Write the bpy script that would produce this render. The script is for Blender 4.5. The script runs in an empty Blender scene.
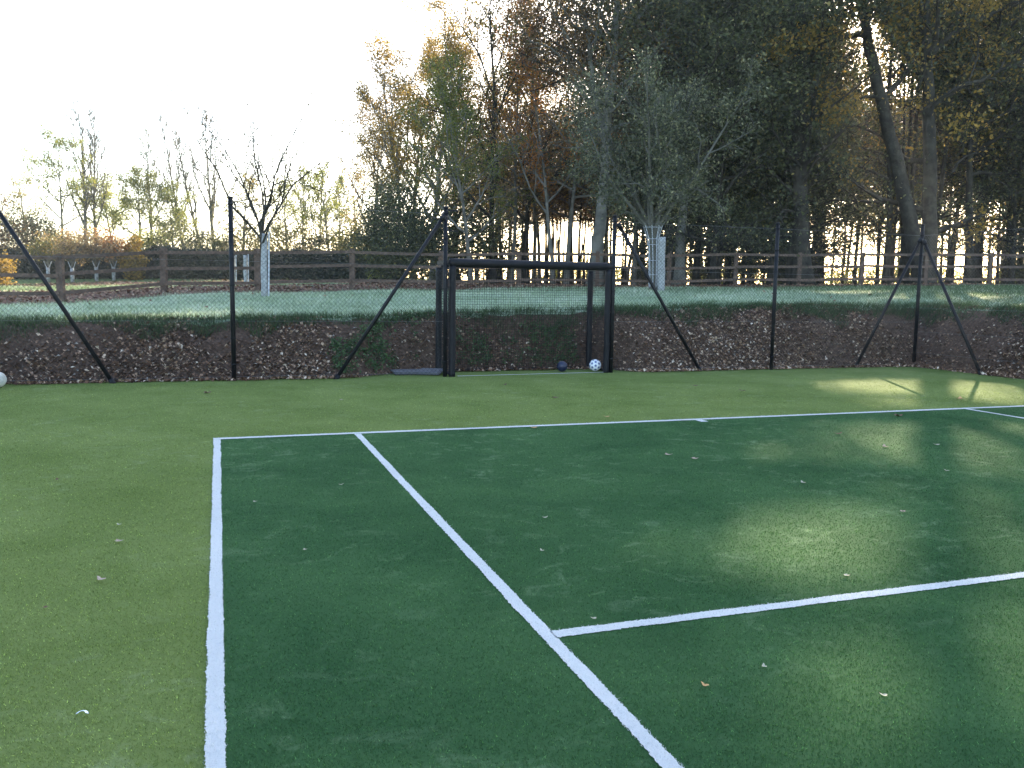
import bpy, math, bmesh
import numpy as np
from mathutils import Matrix, Vector

RNG = np.random.default_rng(11)
R = math.radians
scene = bpy.context.scene
COL = scene.collection

# ------------------------------------------------------------------ camera
F_PX = 850.3
CAM = np.array([0.076, -8.807, 1.503])
PITCH, ROLL, YAW = 0.10979, 0.014525, -0.33266
cy, sy = math.cos(YAW), math.sin(YAW)
_R = np.array([cy, sy, 0.0]); _F = np.array([-sy, cy, 0.0]); _U = np.array([0, 0, 1.0])
F2 = _F*math.cos(PITCH) - _U*math.sin(PITCH)
U2 = _U*math.cos(PITCH) + _F*math.sin(PITCH)
R3 = _R*math.cos(ROLL) + U2*math.sin(ROLL)
U3 = -_R*math.sin(ROLL) + U2*math.cos(ROLL)

cam_data = bpy.data.cameras.new('camera')
cam_data.sensor_width = 36.0
cam_data.lens = F_PX/1024*36.0
cam_data.clip_start = 0.05
cam_data.clip_end = 3000
cam = bpy.data.objects.new('camera', cam_data)
COL.objects.link(cam)
M4 = Matrix.Identity(4)
for i in range(3):
    M4[i][0] = R3[i]; M4[i][1] = U3[i]; M4[i][2] = -F2[i]; M4[i][3] = CAM[i]
cam.matrix_world = M4
scene.camera = cam

def unproj(px, py, D):
    """world point seen at pixel (px,py) at depth D along the view axis"""
    d = F2 + R3*(px-512)/F_PX + U3*(384-py)/F_PX
    return CAM + d*D

def on_ground(px, py, z=0.0):
    d = F2 + R3*(px-512)/F_PX + U3*(384-py)/F_PX
    return CAM + d*((z-CAM[2])/d[2])

# ------------------------------------------------------------------ terrain
XR, XL, YB = 14.12, -8.0, -34.0      # inner edges of the pit the court lies in
CP = []
def cpt(px, D, py): CP.append(unproj(px, py, D))
for x, z in ((-8, .84), (-5, .86), (-3, .88), (0, .93), (2.5, .98), (5, 1.06), (7.5, 1.13), (10, 1.20), (12, 1.24), (15, 1.27)):
    CP.append(np.array([x, 6.9, z]))
for px, D, py in ((-200, 21, 305), (-60, 21, 303), (62, 22.5, 301), (165, 25.3, 293.5), (258, 26.8, 291), (352, 28, 288.5), (440, 29, 288), (517, 30, 287.5),
                  (595, 30.8, 287.5), (666, 31.6, 287), (732, 32.2, 286), (795, 32.6, 286), (920, 33, 286), (1024, 33, 286), (1150, 33, 287),
                  (0, 45, 284), (200, 45, 282), (350, 46, 282), (0, 68, 275.5), (200, 68, 275), (350, 68, 276), (-250, 60, 280),
                  (520, 48, 288), (700, 50, 288), (900, 52, 289), (1100, 52, 290), (-100, 110, 278), (300, 110, 281), (700, 100, 289), (1100, 100, 293),
                  (200, 260, 283.5), (800, 260, 291)):
    cpt(px, D, py)
for p in ((15.9, 5, 1.27), (15.9, -5, 1.25), (15.9, -20, 1.2), (40, 0, 1.8), (40, -25, 1.7), (-9.5, 0, .85), (-9.5, -20, .85),
          (-40, 0, .9), (-40, -30, .9), (0, -36, .9), (14, -36, 1.0), (0, -80, 1.0), (100, -60, 2.0), (-100, -60, 1.0), (150, 50, 2.2), (-150, 50, 2.0)):
    CP.append(np.array(p, float))
CP = np.array(CP)
def _rbf(a, b):
    return np.sqrt(((a[:, None, :]-b[None, :, :])**2).sum(-1) + 1.0)
_A = _rbf(CP[:, :2], CP[:, :2]) - 0.0
_n = len(CP)
_K = np.zeros((_n+1, _n+1)); _K[:_n, :_n] = -_A + np.eye(_n)*(-0.3); _K[:_n, _n] = 1; _K[_n, :_n] = 1
_W = np.linalg.solve(_K, np.append(CP[:, 2], 0))
def field_z(x, y):
    P = np.stack([np.ravel(x), np.ravel(y)], 1)
    out = np.empty(len(P))
    for i in range(0, len(P), 20000):
        out[i:i+20000] = -_rbf(P[i:i+20000], CP[:, :2])@_W[:_n] + _W[_n]
    return out.reshape(np.shape(x))

def sstep(a, b, x):
    t = np.clip((x-a)/(b-a), 0, 1)
    return t*t*(3-2*t)

def vnoise(x, y, s, seed=0):
    """smooth value noise in -1..1"""
    x = np.asarray(x, float)/s + 100.37*seed + 1000; y = np.asarray(y, float)/s + 57.11*seed + 1000
    xi = np.floor(x); yi = np.floor(y); fx = x-xi; fy = y-yi
    fx = fx*fx*(3-2*fx); fy = fy*fy*(3-2*fy)
    def h(i, j):
        v = np.sin(i*127.1 + j*311.7 + seed*17.3)*43758.5453
        return (v-np.floor(v))*2-1
    return (h(xi, yi)*(1-fx) + h(xi+1, yi)*fx)*(1-fy) + (h(xi, yi+1)*(1-fx) + h(xi+1, yi+1)*fx)*fy

def recess(x): return sstep(2.0, 3.3, x)*(1-sstep(6.95, 7.75, x))
def toe_y(x):
    t = 5.50 + 0.10*sstep(7.0, 9.0, x)
    t = t + 0.80*recess(x)
    return t + 0.05*vnoise(x, 0*x, 0.6, 3) + 0.03*vnoise(x, 0*x, .21, 13)

def out_d(x, y):
    """distance outside the flat pit of the court"""
    a = y - toe_y(x); a = np.where(a > 0, a*1.35/(1.35-.62*recess(x)), a); b = x - XR - 0.05*vnoise(y, x*0, .7, 5); c = XL - x; e = YB - y
    m = np.maximum(np.maximum(a, b), np.maximum(c, e))
    # rounded outer corner
    both = (a > 0) & (b > 0)
    return np.where(both, np.sqrt(np.maximum(a, 0)**2 + np.maximum(b, 0)**2), m)

BW = 1.35
def height(x, y):
    x = np.asarray(x, float); y = np.asarray(y, float)
    d = out_d(x, y)
    wdt = BW*(1 + .12*vnoise(x, y, 1.7, 9))
    t = np.clip(d/wdt, 0, 1)
    prof = np.sin(t*math.pi/2)**1.15
    z = field_z(x, y)*prof
    bankm = np.clip(1-np.abs(t-.5)*2, 0, 1)
    z = z + bankm*(0.13*vnoise(x, y, 1.1, 11) + 0.10*vnoise(x, y, .45, 1) + 0.06*vnoise(x, y, .2, 2))
    fieldm = sstep(BW*.9, BW*1.4, d)
    z = z + fieldm*(0.035*vnoise(x, y, 1.3, 4) + 0.05*vnoise(x, y, 4.0, 6))
    return np.where(d <= 0, -0.06, z - 0.02*(1-t))

# ------------------------------------------------------------------ helpers
def tag(o, label=None, cat=None, group=None, kind=None):
    if label: o['label'] = label
    if cat: o['category'] = cat
    if group: o['group'] = group
    if kind: o['kind'] = kind
    return o

def empty(name, loc=(0, 0, 0), rz=0.0):
    o = bpy.data.objects.new(name, None)
    o.empty_display_size = 0.2
    o.location = loc; o.rotation_euler = (0, 0, rz)
    COL.objects.link(o)
    return o

class MB:
    """collects verts and faces of one mesh"""
    def __init__(s): s.v = []; s.f = []; s.n = 0; s.at = []
    def add(s, v, f, a=None):
        v = np.asarray(v, float).reshape(-1, 3)
        s.v.append(v); f = [[i+s.n for i in q] for q in f]
        s.f += f; s.n += len(v)
    def box(s, c, size, rz=0.0, M=None):
        hx, hy, hz = size[0]/2, size[1]/2, size[2]/2
        v = np.array([[x, y, z] for x in (-hx, hx) for y in (-hy, hy) for z in (-hz, hz)])
        if M is not None: v = v@np.array(M).T
        elif rz:
            c_, s_ = math.cos(rz), math.sin(rz)
            v = v@np.array([[c_, s_, 0], [-s_, c_, 0], [0, 0, 1]])
        s.add(v+np.array(c), [(0, 1, 3, 2), (4, 6, 7, 5), (0, 4, 5, 1), (2, 3, 7, 6), (0, 2, 6, 4), (1, 5, 7, 3)])
    def beam(s, a, b, w, h, bev=0.0):
        """box beam from a to b, w across, h upright"""
        a = np.array(a, float); b = np.array(b, float); d = b-a; L = np.linalg.norm(d); d /= L
        up = np.array([0, 0, 1.0])
        if abs(d[2]) > .95: up = np.array([0, 1.0, 0])
        r = np.cross(d, up); r /= np.linalg.norm(r); u = np.cross(r, d)
        M = np.stack([d, r, u], 1)
        s.box((a+b)/2, (L, w, h), M=M)
    def tube(s, pts, rad, sides=8, cap=True):
        pts = np.asarray(pts, float); n = len(pts); rad = np.broadcast_to(rad, (n,))
        T = np.gradient(pts, axis=0); T /= np.linalg.norm(T, axis=1, keepdims=True)+1e-9
        up = np.array([0, 0, 1.0]) if abs(T[0][2]) < .9 else np.array([1.0, 0, 0])
        N = np.cross(T[0], up); N /= np.linalg.norm(N)
        V = []
        for i in range(n):
            N = N - T[i]*(N@T[i]); N /= np.linalg.norm(N)+1e-9
            B = np.cross(T[i], N)
            a = np.arange(sides)*2*math.pi/sides
            V.append(pts[i] + rad[i]*(np.cos(a)[:, None]*N + np.sin(a)[:, None]*B))
        f = []
        for i in range(n-1):
            for k in range(sides):
                k2 = (k+1) % sides
                f.append((i*sides+k, i*sides+k2, (i+1)*sides+k2, (i+1)*sides+k))
        if cap:
            f.append(tuple(range(sides))[::-1]); f.append(tuple((n-1)*sides+k for k in range(sides)))
        s.add(np.concatenate(V), f)
    def build(s, name, mat, parent=None, smooth=False):
        me = bpy.data.meshes.new(name)
        v = np.concatenate(s.v) if s.v else np.zeros((0, 3))
        me.from_pydata(v.tolist(), [], s.f)
        if smooth: me.polygons.foreach_set('use_smooth', [True]*len(me.polygons))
        me.materials.append(mat); me.update()
        o = bpy.data.objects.new(name, me); COL.objects.link(o)
        if parent: o.parent = parent
        return o

def fast_mesh(name, V, k, mat, parent=None, attrs=None, faces=None):
    """mesh of n separate k-gons from an (n,k,3) array"""
    V = np.ascontiguousarray(V, dtype=np.float32)
    n = len(V)
    me = bpy.data.meshes.new(name)
    me.vertices.add(n*k); me.vertices.foreach_set('co', V.ravel())
    me.loops.add(n*k); me.loops.foreach_set('vertex_index', np.arange(n*k, dtype=np.int32))
    me.polygons.add(n)
    me.polygons.foreach_set('loop_start', np.arange(0, n*k, k, dtype=np.int32))
    me.polygons.foreach_set('loop_total', np.full(n, k, dtype=np.int32))
    for an, av in (attrs or {}).items():
        at = me.attributes.new(an, 'FLOAT', 'FACE'); at.data.foreach_set('value', np.asarray(av, np.float32))
    me.update(calc_edges=True)
    me.materials.append(mat)
    o = bpy.data.objects.new(name, me); COL.objects.link(o)
    if parent: o.parent = parent
    return o

def copy_tree(o, parent=None):
    c = o.copy(); COL.objects.link(c)
    if parent: c.parent = parent
    for ch in list(o.children): copy_tree(ch, c)
    return c

# ------------------------------------------------------------------ materials
def new_mat(name):
    m = bpy.data.materials.new(name); m.use_nodes = True
    nt = m.node_tree; nt.nodes.clear()
    out = nt.nodes.new('ShaderNodeOutputMaterial')
    return m, nt, out

def N(nt, t, **kw):
    n = nt.nodes.new(t)
    for k, v in kw.items():
        if k.startswith('i_'): n.inputs[k[2:].replace('_', ' ')].default_value = v
        elif k.startswith('n_'): n.inputs[int(k[2:])].default_value = v
        else: setattr(n, k, v)
    return n

def ramp(nt, src, stops):
    r = nt.nodes.new('ShaderNodeValToRGB')
    el = r.color_ramp.elements
    while len(el) < len(stops): el.new(.5)
    for e, (p, c) in zip(el, stops):
        e.position = p; e.color = (*c, 1)
    nt.links.new(src, r.inputs['Fac'])
    return r.outputs['Color']

def noise(nt, scale, detail=4, rough=.6, vec=None, dist=0.0):
    n = N(nt, 'ShaderNodeTexNoise'); n.inputs['Scale'].default_value = scale
    n.inputs['Detail'].default_value = detail; n.inputs['Roughness'].default_value = rough
    n.inputs['Distortion'].default_value = dist
    if vec is None:
        g = N(nt, 'ShaderNodeNewGeometry'); vec = g.outputs['Position']
    nt.links.new(vec, n.inputs['Vector'])
    return n.outputs['Fac']

def mix(nt, fac, a, b, mode='MIX'):
    m = N(nt, 'ShaderNodeMix'); m.data_type = 'RGBA'; m.blend_type = mode
    for sock, v in ((m.inputs[0], fac), (m.inputs[6], a), (m.inputs[7], b)):
        if isinstance(v, (int, float)): sock.default_value = v
        elif isinstance(v, tuple): sock.default_value = (*v, 1)
        else: nt.links.new(v, sock)
    return m.outputs[2]

def bump(nt, h, strength, dist):
    b = N(nt, 'ShaderNodeBump'); b.inputs['Strength'].default_value = strength; b.inputs['Distance'].default_value = dist
    nt.links.new(h, b.inputs['Height'])
    return b.outputs['Normal']

def pbr(name, col, rough=.6, metal=0.0, nscale=None, ncol=None, bmp=None, spec=.5, objspace=False):
    m, nt, out = new_mat(name)
    p = N(nt, 'ShaderNodeBsdfPrincipled')
    p.inputs['Roughness'].default_value = rough; p.inputs['Metallic'].default_value = metal
    p.inputs['Specular IOR Level'].default_value = spec
    p.inputs['Base Color'].default_value = (*col, 1)
    vec = None
    if objspace:
        vec = N(nt, 'ShaderNodeTexCoord').outputs['Object']
    if nscale:
        f = noise(nt, nscale, 5, .6, vec)
        nt.links.new(ramp(nt, f, [(.35, col), (.68, ncol)]), p.inputs['Base Color'])
    if bmp:
        nt.links.new(bump(nt, noise(nt, bmp[0], 4, .6, vec), bmp[1], bmp[2]), p.inputs['Normal'])
    nt.links.new(p.outputs[0], out.inputs[0])
    return m

def leaf_mat(name, stops, trans=.4, rough=.55, spec=.3):
    m, nt, out = new_mat(name)
    a = N(nt, 'ShaderNodeAttribute', attribute_name='v')
    col = ramp(nt, a.outputs['Fac'], stops)
    p = N(nt, 'ShaderNodeBsdfPrincipled'); p.inputs['Roughness'].default_value = rough
    p.inputs['Specular IOR Level'].default_value = spec
    nt.links.new(col, p.inputs['Base Color'])
    if trans:
        t = N(nt, 'ShaderNodeBsdfTranslucent')
        tc = mix(nt, 1.0, col, (1.0, .95, .55), 'MULTIPLY')
        tb = N(nt, 'ShaderNodeBrightContrast'); tb.inputs['Bright'].default_value = 0.02
        nt.links.new(tc, tb.inputs[0]); nt.links.new(tb.outputs[0], t.inputs['Color'])
        mx = N(nt, 'ShaderNodeMixShader'); mx.inputs[0].default_value = trans
        nt.links.new(p.outputs[0], mx.inputs[1]); nt.links.new(t.outputs[0], mx.inputs[2])
        nt.links.new(mx.outputs[0], out.inputs[0])
    else:
        nt.links.new(p.outputs[0], out.inputs[0])
    return m

def turf_mat(name, dark, light, sand, sandamt, trans=.26):
    """synthetic turf: fibre scale mottling, soft wear patches, pale sand scuffs"""
    m, nt, out = new_mat(name)
    g = N(nt, 'ShaderNodeNewGeometry')
    big = noise(nt, .9, 5, .6, g.outputs['Position'], .4)
    base = ramp(nt, big, [(.32, dark), (.70, light)])
    fine = noise(nt, 300, 2, .7, g.outputs['Position'])
    base = mix(nt, .75, base, ramp(nt, fine, [(.25, (.72, .72, .72)), (.75, (1.05, 1.05, 1.05))]), 'MULTIPLY')
    mp = N(nt, 'ShaderNodeMapping'); mp.inputs['Scale'].default_value = (1.5, 1.9, 1); mp.inputs['Rotation'].default_value = (0, 0, .35)
    nt.links.new(g.outputs['Position'], mp.inputs['Vector'])
    sc = noise(nt, 2.6, 9, .72, mp.outputs[0], .8)
    sm = noise(nt, .55, 3, .5, g.outputs['Position'])
    mul = N(nt, 'ShaderNodeMath', operation='MULTIPLY')
    r1 = N(nt, 'ShaderNodeMapRange'); r1.inputs[1].default_value = .53; r1.inputs[2].default_value = .80; nt.links.new(sc, r1.inputs[0])
    r2 = N(nt, 'ShaderNodeMapRange'); r2.inputs[1].default_value = .38; r2.inputs[2].default_value = .62; r2.inputs[4].default_value = sandamt; nt.links.new(sm, r2.inputs[0])
    nt.links.new(r1.outputs[0], mul.inputs[0]); nt.links.new(r2.outputs[0], mul.inputs[1])
    base = mix(nt, mul.outputs[0], base, sand)
    at = N(nt, 'ShaderNodeAttribute', attribute_name='v')     # per blade tone, the brightest blades painted as fibre glints
    if name != 'white_turf': base = mix(nt, .8, base, ramp(nt, at.outputs['Fac'], [(0.0, (.80, .80, .80)), (.5, (1.1, 1.1, 1.08)), (.88, (1.9, 1.85, 1.65)), (1.0, (4.6, 4.3, 3.5))]), 'MULTIPLY')
    p = N(nt, 'ShaderNodeBsdfPrincipled'); p.inputs['Roughness'].default_value = .9; p.inputs['Specular IOR Level'].default_value = .03
    nt.links.new(base, p.inputs['Base Color'])
    nt.links.new(bump(nt, noise(nt, 200, 3, .75, g.outputs['Position']), .25, .005), p.inputs['Normal'])
    t = N(nt, 'ShaderNodeBsdfTranslucent')
    nt.links.new(mix(nt, 1.0, base, (.95, 1.0, .45), 'MULTIPLY') if name != 'white_turf' else base, t.inputs['Color'])
    mx = N(nt, 'ShaderNodeMixShader'); mx.inputs[0].default_value = trans
    nt.links.new(p.outputs[0], mx.inputs[1]); nt.links.new(t.outputs[0], mx.inputs[2])
    nt.links.new(mx.outputs[0], out.inputs[0])
    return m

MAT = {}
MAT['turf_light'] = turf_mat('light_green_turf', (.150, .208, .060), (.222, .282, .096), (.42, .46, .31), .55)
MAT['turf_dark'] = turf_mat('dark_green_turf', (.040, .104, .042), (.074, .158, .064), (.30, .40, .25), .6)
MAT['turf_white'] = turf_mat('white_turf', (.76, .76, .76), (.84, .83, .82), (.62, .64, .62), .3)
MAT['black'] = pbr('black_coated_steel', (.006, .006, .008), .5, 0, 9, (.012, .012, .015), (60, .15, .002), .25)
MAT['wire'] = pbr('black_plastic_wire', (.02, .024, .022), .45)
MAT['wire_line'] = pbr('galvanised_line_wire', (.20, .20, .20), .35, .6)
MAT['pad'] = pbr('black_foam_padding', (.006, .006, .009), .55, 0, 5, (.012, .012, .016), (30, .3, .004), .25)
MAT['net'] = pbr('black_net_cord', (.012, .012, .014), .8)
MAT['galv'] = pbr('galvanised_steel', (.34, .36, .38), .42, .8, 20, (.46, .48, .50))
MAT['fence_wood'] = pbr('weathered_brown_wood', (.075, .048, .035), .8, 0, 6, (.16, .105, .078), (25, .5, .01))
MAT['bark_dark'] = pbr('dark_bark', (.028, .024, .019), .9, 0, 3, (.070, .062, .048), (9, .9, .05), .2)
MAT['bark_grey'] = pbr('grey_bark', (.10, .095, .08), .9, 0, 2.5, (.19, .18, .155), (8, .9, .05), .2)
MAT['bark_birch'] = pbr('pale_bark', (.10, .095, .08), .85, 0, 2.0, (.25, .235, .21), (8, .7, .04), .2)
MAT['soil'] = None
MAT['guard'] = pbr('pale_mesh_guard', (.24, .245, .25), .7, 0, 12, (.42, .43, .44), (40, .5, .01))
MAT['guard_frame'] = pbr('guard_frame_steel', (.45, .48, .55), .5, .3, 14, (.58, .60, .66))
MAT['slab'] = pbr('grey_paving', (.07, .07, .085), .8, 0, 8, (.14, .14, .16), (40, .4, .005))
MAT['ball_white'] = pbr('white_football_leather', (.74, .76, .82), .4, 0, 6, (.84, .85, .88))
MAT['ball_patch'] = pbr('blue_football_patch', (.10, .13, .30), .4)
MAT['ball_dark'] = pbr('navy_football_leather', (.012, .016, .040), .32, 0, 8, (.02, .026, .07))
MAT['ball_old'] = pbr('worn_football_leather', (.40, .38, .34), .7, 0, 9, (.66, .65, .60), (30, .4, .004), .4, True)
MAT['plastic_bit'] = pbr('pale_plastic', (.70, .78, .86), .4)

MAT['leaf_dark'] = leaf_mat('dark_green_leaves', [(0, (.035, .040, .022)), (.45, (.080, .090, .045)), (.8, (.15, .16, .07)), (1, (.36, .30, .12))], .35)
MAT['leaf_olive'] = leaf_mat('olive_leaves', [(0, (.08, .085, .028)), (.5, (.16, .15, .045)), (.8, (.28, .21, .06)), (1, (.42, .25, .07))], .45)
MAT['leaf_gold'] = leaf_mat('golden_leaves', [(0, (.13, .10, .03)), (.4, (.30, .21, .05)), (.8, (.48, .31, .07)), (1, (.58, .32, .07))], .5)
MAT['leaf_yellowgreen'] = leaf_mat('yellow_green_leaves', [(0, (.08, .11, .025)), (.5, (.17, .20, .05)), (1, (.33, .31, .07))], .5)
MAT['leaf_orange'] = leaf_mat('orange_leaves', [(0, (.22, .09, .025)), (.5, (.44, .18, .04)), (1, (.62, .30, .07))], .5)
MAT['leaf_grey'] = leaf_mat('grey_green_leaves', [(0, (.040, .046, .028)), (.4, (.085, .095, .055)), (.8, (.17, .18, .105)), (1, (.34, .32, .19))], .35)
MAT['leaf_tan'] = leaf_mat('tan_leaves', [(0, (.16, .11, .07)), (.5, (.30, .21, .13)), (1, (.46, .33, .19))], .5)
MAT['leaf_hedge'] = leaf_mat('dark_hedge_leaves', [(0, (.022, .026, .018)), (.5, (.045, .050, .030)), (1, (.10, .10, .05))], .08)
MAT['leaf_russet'] = leaf_mat('russet_leaves', [(0, (.07, .048, .026)), (.5, (.14, .09, .04)), (1, (.30, .16, .055))], .4)
MAT['leaf_weed'] = leaf_mat('weed_leaves', [(0, (.030, .065, .022)), (1, (.11, .19, .065))], .25)
MAT['litter'] = leaf_mat('fallen_leaf_litter', [(0, (.06, .030, .018)), (.32, (.19, .100, .060)), (.60, (.38, .235, .155)), (.86, (.60, .44, .32)), (1, (.76, .64, .52))], 0, .75)
MAT['litter_red'] = leaf_mat('reddish_leaf_litter', [(0, (.08, .035, .022)), (.6, (.24, .12, .08)), (1, (.42, .28, .18))], 0, .75)
MAT['stone'] = leaf_mat('flint_stones', [(0, (.07, .055, .05)), (.6, (.17, .14, .12)), (1, (.40, .36, .33))], 0, .7)
MAT['grass_frost'] = leaf_mat('frosted_grass', [(0, (.13, .20, .10)), (.4, (.31, .41, .27)), (.8, (.47, .56, .42)), (1, (.70, .75, .65))], .25)
MAT['grass_dark'] = leaf_mat('rough_green_grass', [(0, (.028, .060, .022)), (.6, (.055, .11, .04)), (1, (.13, .19, .08))], .3)
MAT['leaf_single'] = leaf_mat('pale_dead_leaf', [(0, (.30, .22, .14)), (1, (.62, .52, .42))], .2)

def soil_mat():
    m, nt, out = new_mat('bank_soil')
    c = ramp(nt, noise(nt, 14, 8, .75), [(.30, (.045, .026, .018)), (.50, (.115, .068, .048)), (.66, (.21, .14, .105)), (.80, (.36, .28, .22))])
    p = N(nt, 'ShaderNodeBsdfPrincipled', i_Roughness=.9)
    p.inputs['Specular IOR Level'].default_value = .2
    nt.links.new(c, p.inputs['Base Color'])
    nt.links.new(bump(nt, noise(nt, 22, 6, .7), 1.0, .06), p.inputs['Normal'])
    nt.links.new(p.outputs[0], out.inputs[0])
    return m
MAT['soil'] = soil_mat()

def field_mat():
    m, nt, out = new_mat('field_ground')
    a = N(nt, 'ShaderNodeAttribute', attribute_name='leafy')
    fr = N(nt, 'ShaderNodeAttribute', attribute_name='frost')
    green = ramp(nt, noise(nt, 5, 6, .7), [(.3, (.06, .10, .035)), (.7, (.15, .20, .07))])
    frost = ramp(nt, noise(nt, 6, 6, .7), [(.3, (.22, .30, .17)), (.7, (.46, .55, .40))])
    brown = ramp(nt, noise(nt, 7, 6, .75), [(.3, (.06, .028, .018)), (.5, (.16, .085, .06)), (.72, (.30, .19, .13))])
    g = mix(nt, fr.outputs['Fac'], green, frost)
    mr = N(nt, 'ShaderNodeMath', operation='ADD'); nt.links.new(a.outputs['Fac'], mr.inputs[0])
    n2 = noise(nt, 1.6, 6, .7); m3 = N(nt, 'ShaderNodeMath', operation='MULTIPLY_ADD'); nt.links.new(n2, m3.inputs[0]); m3.inputs[1].default_value = 1.6; m3.inputs[2].default_value = -.8
    nt.links.new(m3.outputs[0], mr.inputs[1])
    mm = N(nt, 'ShaderNodeMapRange'); mm.inputs[1].default_value = .35; mm.inputs[2].default_value = .65; nt.links.new(mr.outputs[0], mm.inputs[0])
    c = mix(nt, mm.outputs[0], g, brown)
    p = N(nt, 'ShaderNodeBsdfPrincipled', i_Roughness=.9); p.inputs['Specular IOR Level'].default_value = .15
    nt.links.new(c, p.inputs['Base Color'])
    nt.links.new(bump(nt, noise(nt, 14, 6, .75), 1.0, .08), p.inputs['Normal'])
    nt.links.new(p.outputs[0], out.inputs[0])
    return m
MAT['field'] = field_mat()

# ------------------------------------------------------------------ world and sun
SUN_EL, SUN_AZ = R(19.4), R(39.8)     # azimuth clockwise from +y
world = bpy.data.worlds.new('World'); scene.world = world; world.use_nodes = True
wn = world.node_tree; wn.nodes.clear()
wo = wn.nodes.new('ShaderNodeOutputWorld'); wb = wn.nodes.new('ShaderNodeBackground')
sk = wn.nodes.new('ShaderNodeTexSky'); sk.sky_type = 'NISHITA'; sk.sun_disc = False
sk.sun_elevation = SUN_EL; sk.sun_rotation = SUN_AZ
sk.air_density = 1.0; sk.dust_density = 1.6; sk.ozone_density = .8; sk.altitude = 100
wb.inputs['Strength'].default_value = .15
wn.links.new(sk.outputs[0], wb.inputs[0]); wn.links.new(wb.outputs[0], wo.inputs[0])
sun_d = bpy.data.lights.new('sun', 'SUN'); sun_d.energy = 5.0; sun_d.angle = R(.55); sun_d.color = (1.0, .86, .62)
sun = bpy.data.objects.new('sun', sun_d); COL.objects.link(sun)
SUNV = np.array([math.sin(SUN_AZ)*math.cos(SUN_EL), math.cos(SUN_AZ)*math.cos(SUN_EL), math.sin(SUN_EL)])
sun.rotation_euler = Vector(SUNV).to_track_quat('Z', 'Y').to_euler()
sun.location = (30, 40, 30)

scene.view_settings.view_transform = 'Standard'; scene.view_settings.look = 'None'
scene.view_settings.gamma = 1; scene.view_settings.exposure = 2.2
scene.view_settings.use_curve_mapping = False
scene.render.engine = 'CYCLES'
scene.cycles.max_bounces = 6; scene.cycles.diffuse_bounces = 3; scene.cycles.glossy_bounces = 2
scene.cycles.transmission_bounces = 3; scene.cycles.transparent_max_bounces = 4
scene.cycles.use_denoising = True
scene.cycles.caustics_reflective = False; scene.cycles.caustics_refractive = False

# ------------------------------------------------------------------ ground
def axis(parts):
    a = [np.arange(s, e, st) for s, e, st in parts]
    return np.concatenate(a)
def geo(start, end, first, g=1.25):
    out = [start]; st = first
    while out[-1] < end: out.append(out[-1]+st); st *= g
    return np.array(out)
xs = np.concatenate([-geo(10, 900, 1.0)[::-1], axis([(-9.4, 14.1, .14), (14.1, 16.6, .09)]), axis([(16.6, 60, .7)]), geo(60, 900, 2)])
ys = np.concatenate([-geo(36.5, 700, 1.0)[::-1], axis([(-36, 5.3, .7), (5.3, 8.6, .07), (8.6, 40, .35), (40, 90, 1.0)]), geo(90, 1500, 3)])
GX, GY = np.meshgrid(xs, ys, indexing='ij')
GZ = height(GX, GY); GD = out_d(GX, GY)
def cam_LD(x, y):
    dx = x-CAM[0]; dy = y-CAM[1]
    return dx*_R[0]+dy*_R[1], dx*_F[0]+dy*_F[1]
GL, GDEP = cam_LD(GX, GY)
nx, ny = GX.shape
def leafy_at(x, y):
    L, D = cam_LD(x, y)
    px = 512+L/np.maximum(D, 1)*850
    # strip of fallen leaves just beyond the wooden fence, woodland floor on the right
    fD = np.interp(px, [-200, 62, 352, 595, 732, 1024, 1300], [19.0, 21.8, 27.0, 30.0, 31.2, 32.7, 33.2])
    strip = sstep(-.6, .4, D-fD)*(1-sstep(7, 10, D-fD))
    wood = sstep(430, 520, px)*sstep(0, 1.5, D-fD)
    far = sstep(14, 17, D-fD)*(1-sstep(20, 24, D-fD))*.7
    return np.clip(np.maximum(np.maximum(strip, wood), far*(px < 430)), 0, 1)
leafy = leafy_at(GX, GY)
frost = sstep(9, 12, 0*GX+GDEP)*(1-sstep(22, 34, GDEP))*(1-.85*sstep(8, 14, GL))
def grid_obj(name, mask, mat):
    idx = np.arange(nx*ny).reshape(nx, ny)
    q = np.stack([idx[:-1, :-1], idx[1:, :-1], idx[1:, 1:], idx[:-1, 1:]], -1)[mask]
    used, inv = np.unique(q, return_inverse=True)
    V = np.stack([GX.ravel()[used], GY.ravel()[used], GZ.ravel()[used]], 1)
    me = bpy.data.meshes.new(name); me.from_pydata(V.tolist(), [], inv.reshape(-1, 4).tolist())
    me.polygons.foreach_set('use_smooth', [True]*len(me.polygons))
    for an, arr in (('leafy', leafy), ('frost', frost)):
        at = me.attributes.new(an, 'FLOAT', 'POINT'); at.data.foreach_set('value', arr.ravel()[used].astype(np.float32))
    me.materials.append(mat); me.update()
    o = bpy.data.objects.new(name, me); COL.objects.link(o); tag(o, kind='structure')
    return o
dm = (GD[:-1, :-1]+GD[1:, :-1]+GD[1:, 1:]+GD[:-1, 1:])/4
grid_obj('earth_bank', (dm <= 1.22) & (dm > -.5), MAT['soil'])
grid_obj('field', dm > 1.22, MAT['field'])

# ------------------------------------------------------------------ turf
def blades(P, h, w, lean, rng, tilt=(0, 0)):
    n = len(P)
    a = rng.uniform(0, 2*math.pi, n)
    hh = h*rng.uniform(.6, 1.2, n)[:, None] if np.isscalar(h) else (h*rng.uniform(.6, 1.2, n))[:, None]
    ww = w*rng.uniform(.7, 1.3, n)[:, None]
    s = np.stack([np.cos(a), np.sin(a), 0*a], 1)*ww/2
    la = rng.uniform(0, 2*math.pi, n); lm = np.abs(rng.normal(0, lean, n))
    tip = np.stack([np.cos(la)*lm+tilt[0], np.sin(la)*lm+tilt[1], np.ones(n)], 1)*hh
    return np.stack([P-s, P+s, P+tip], 1)

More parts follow.
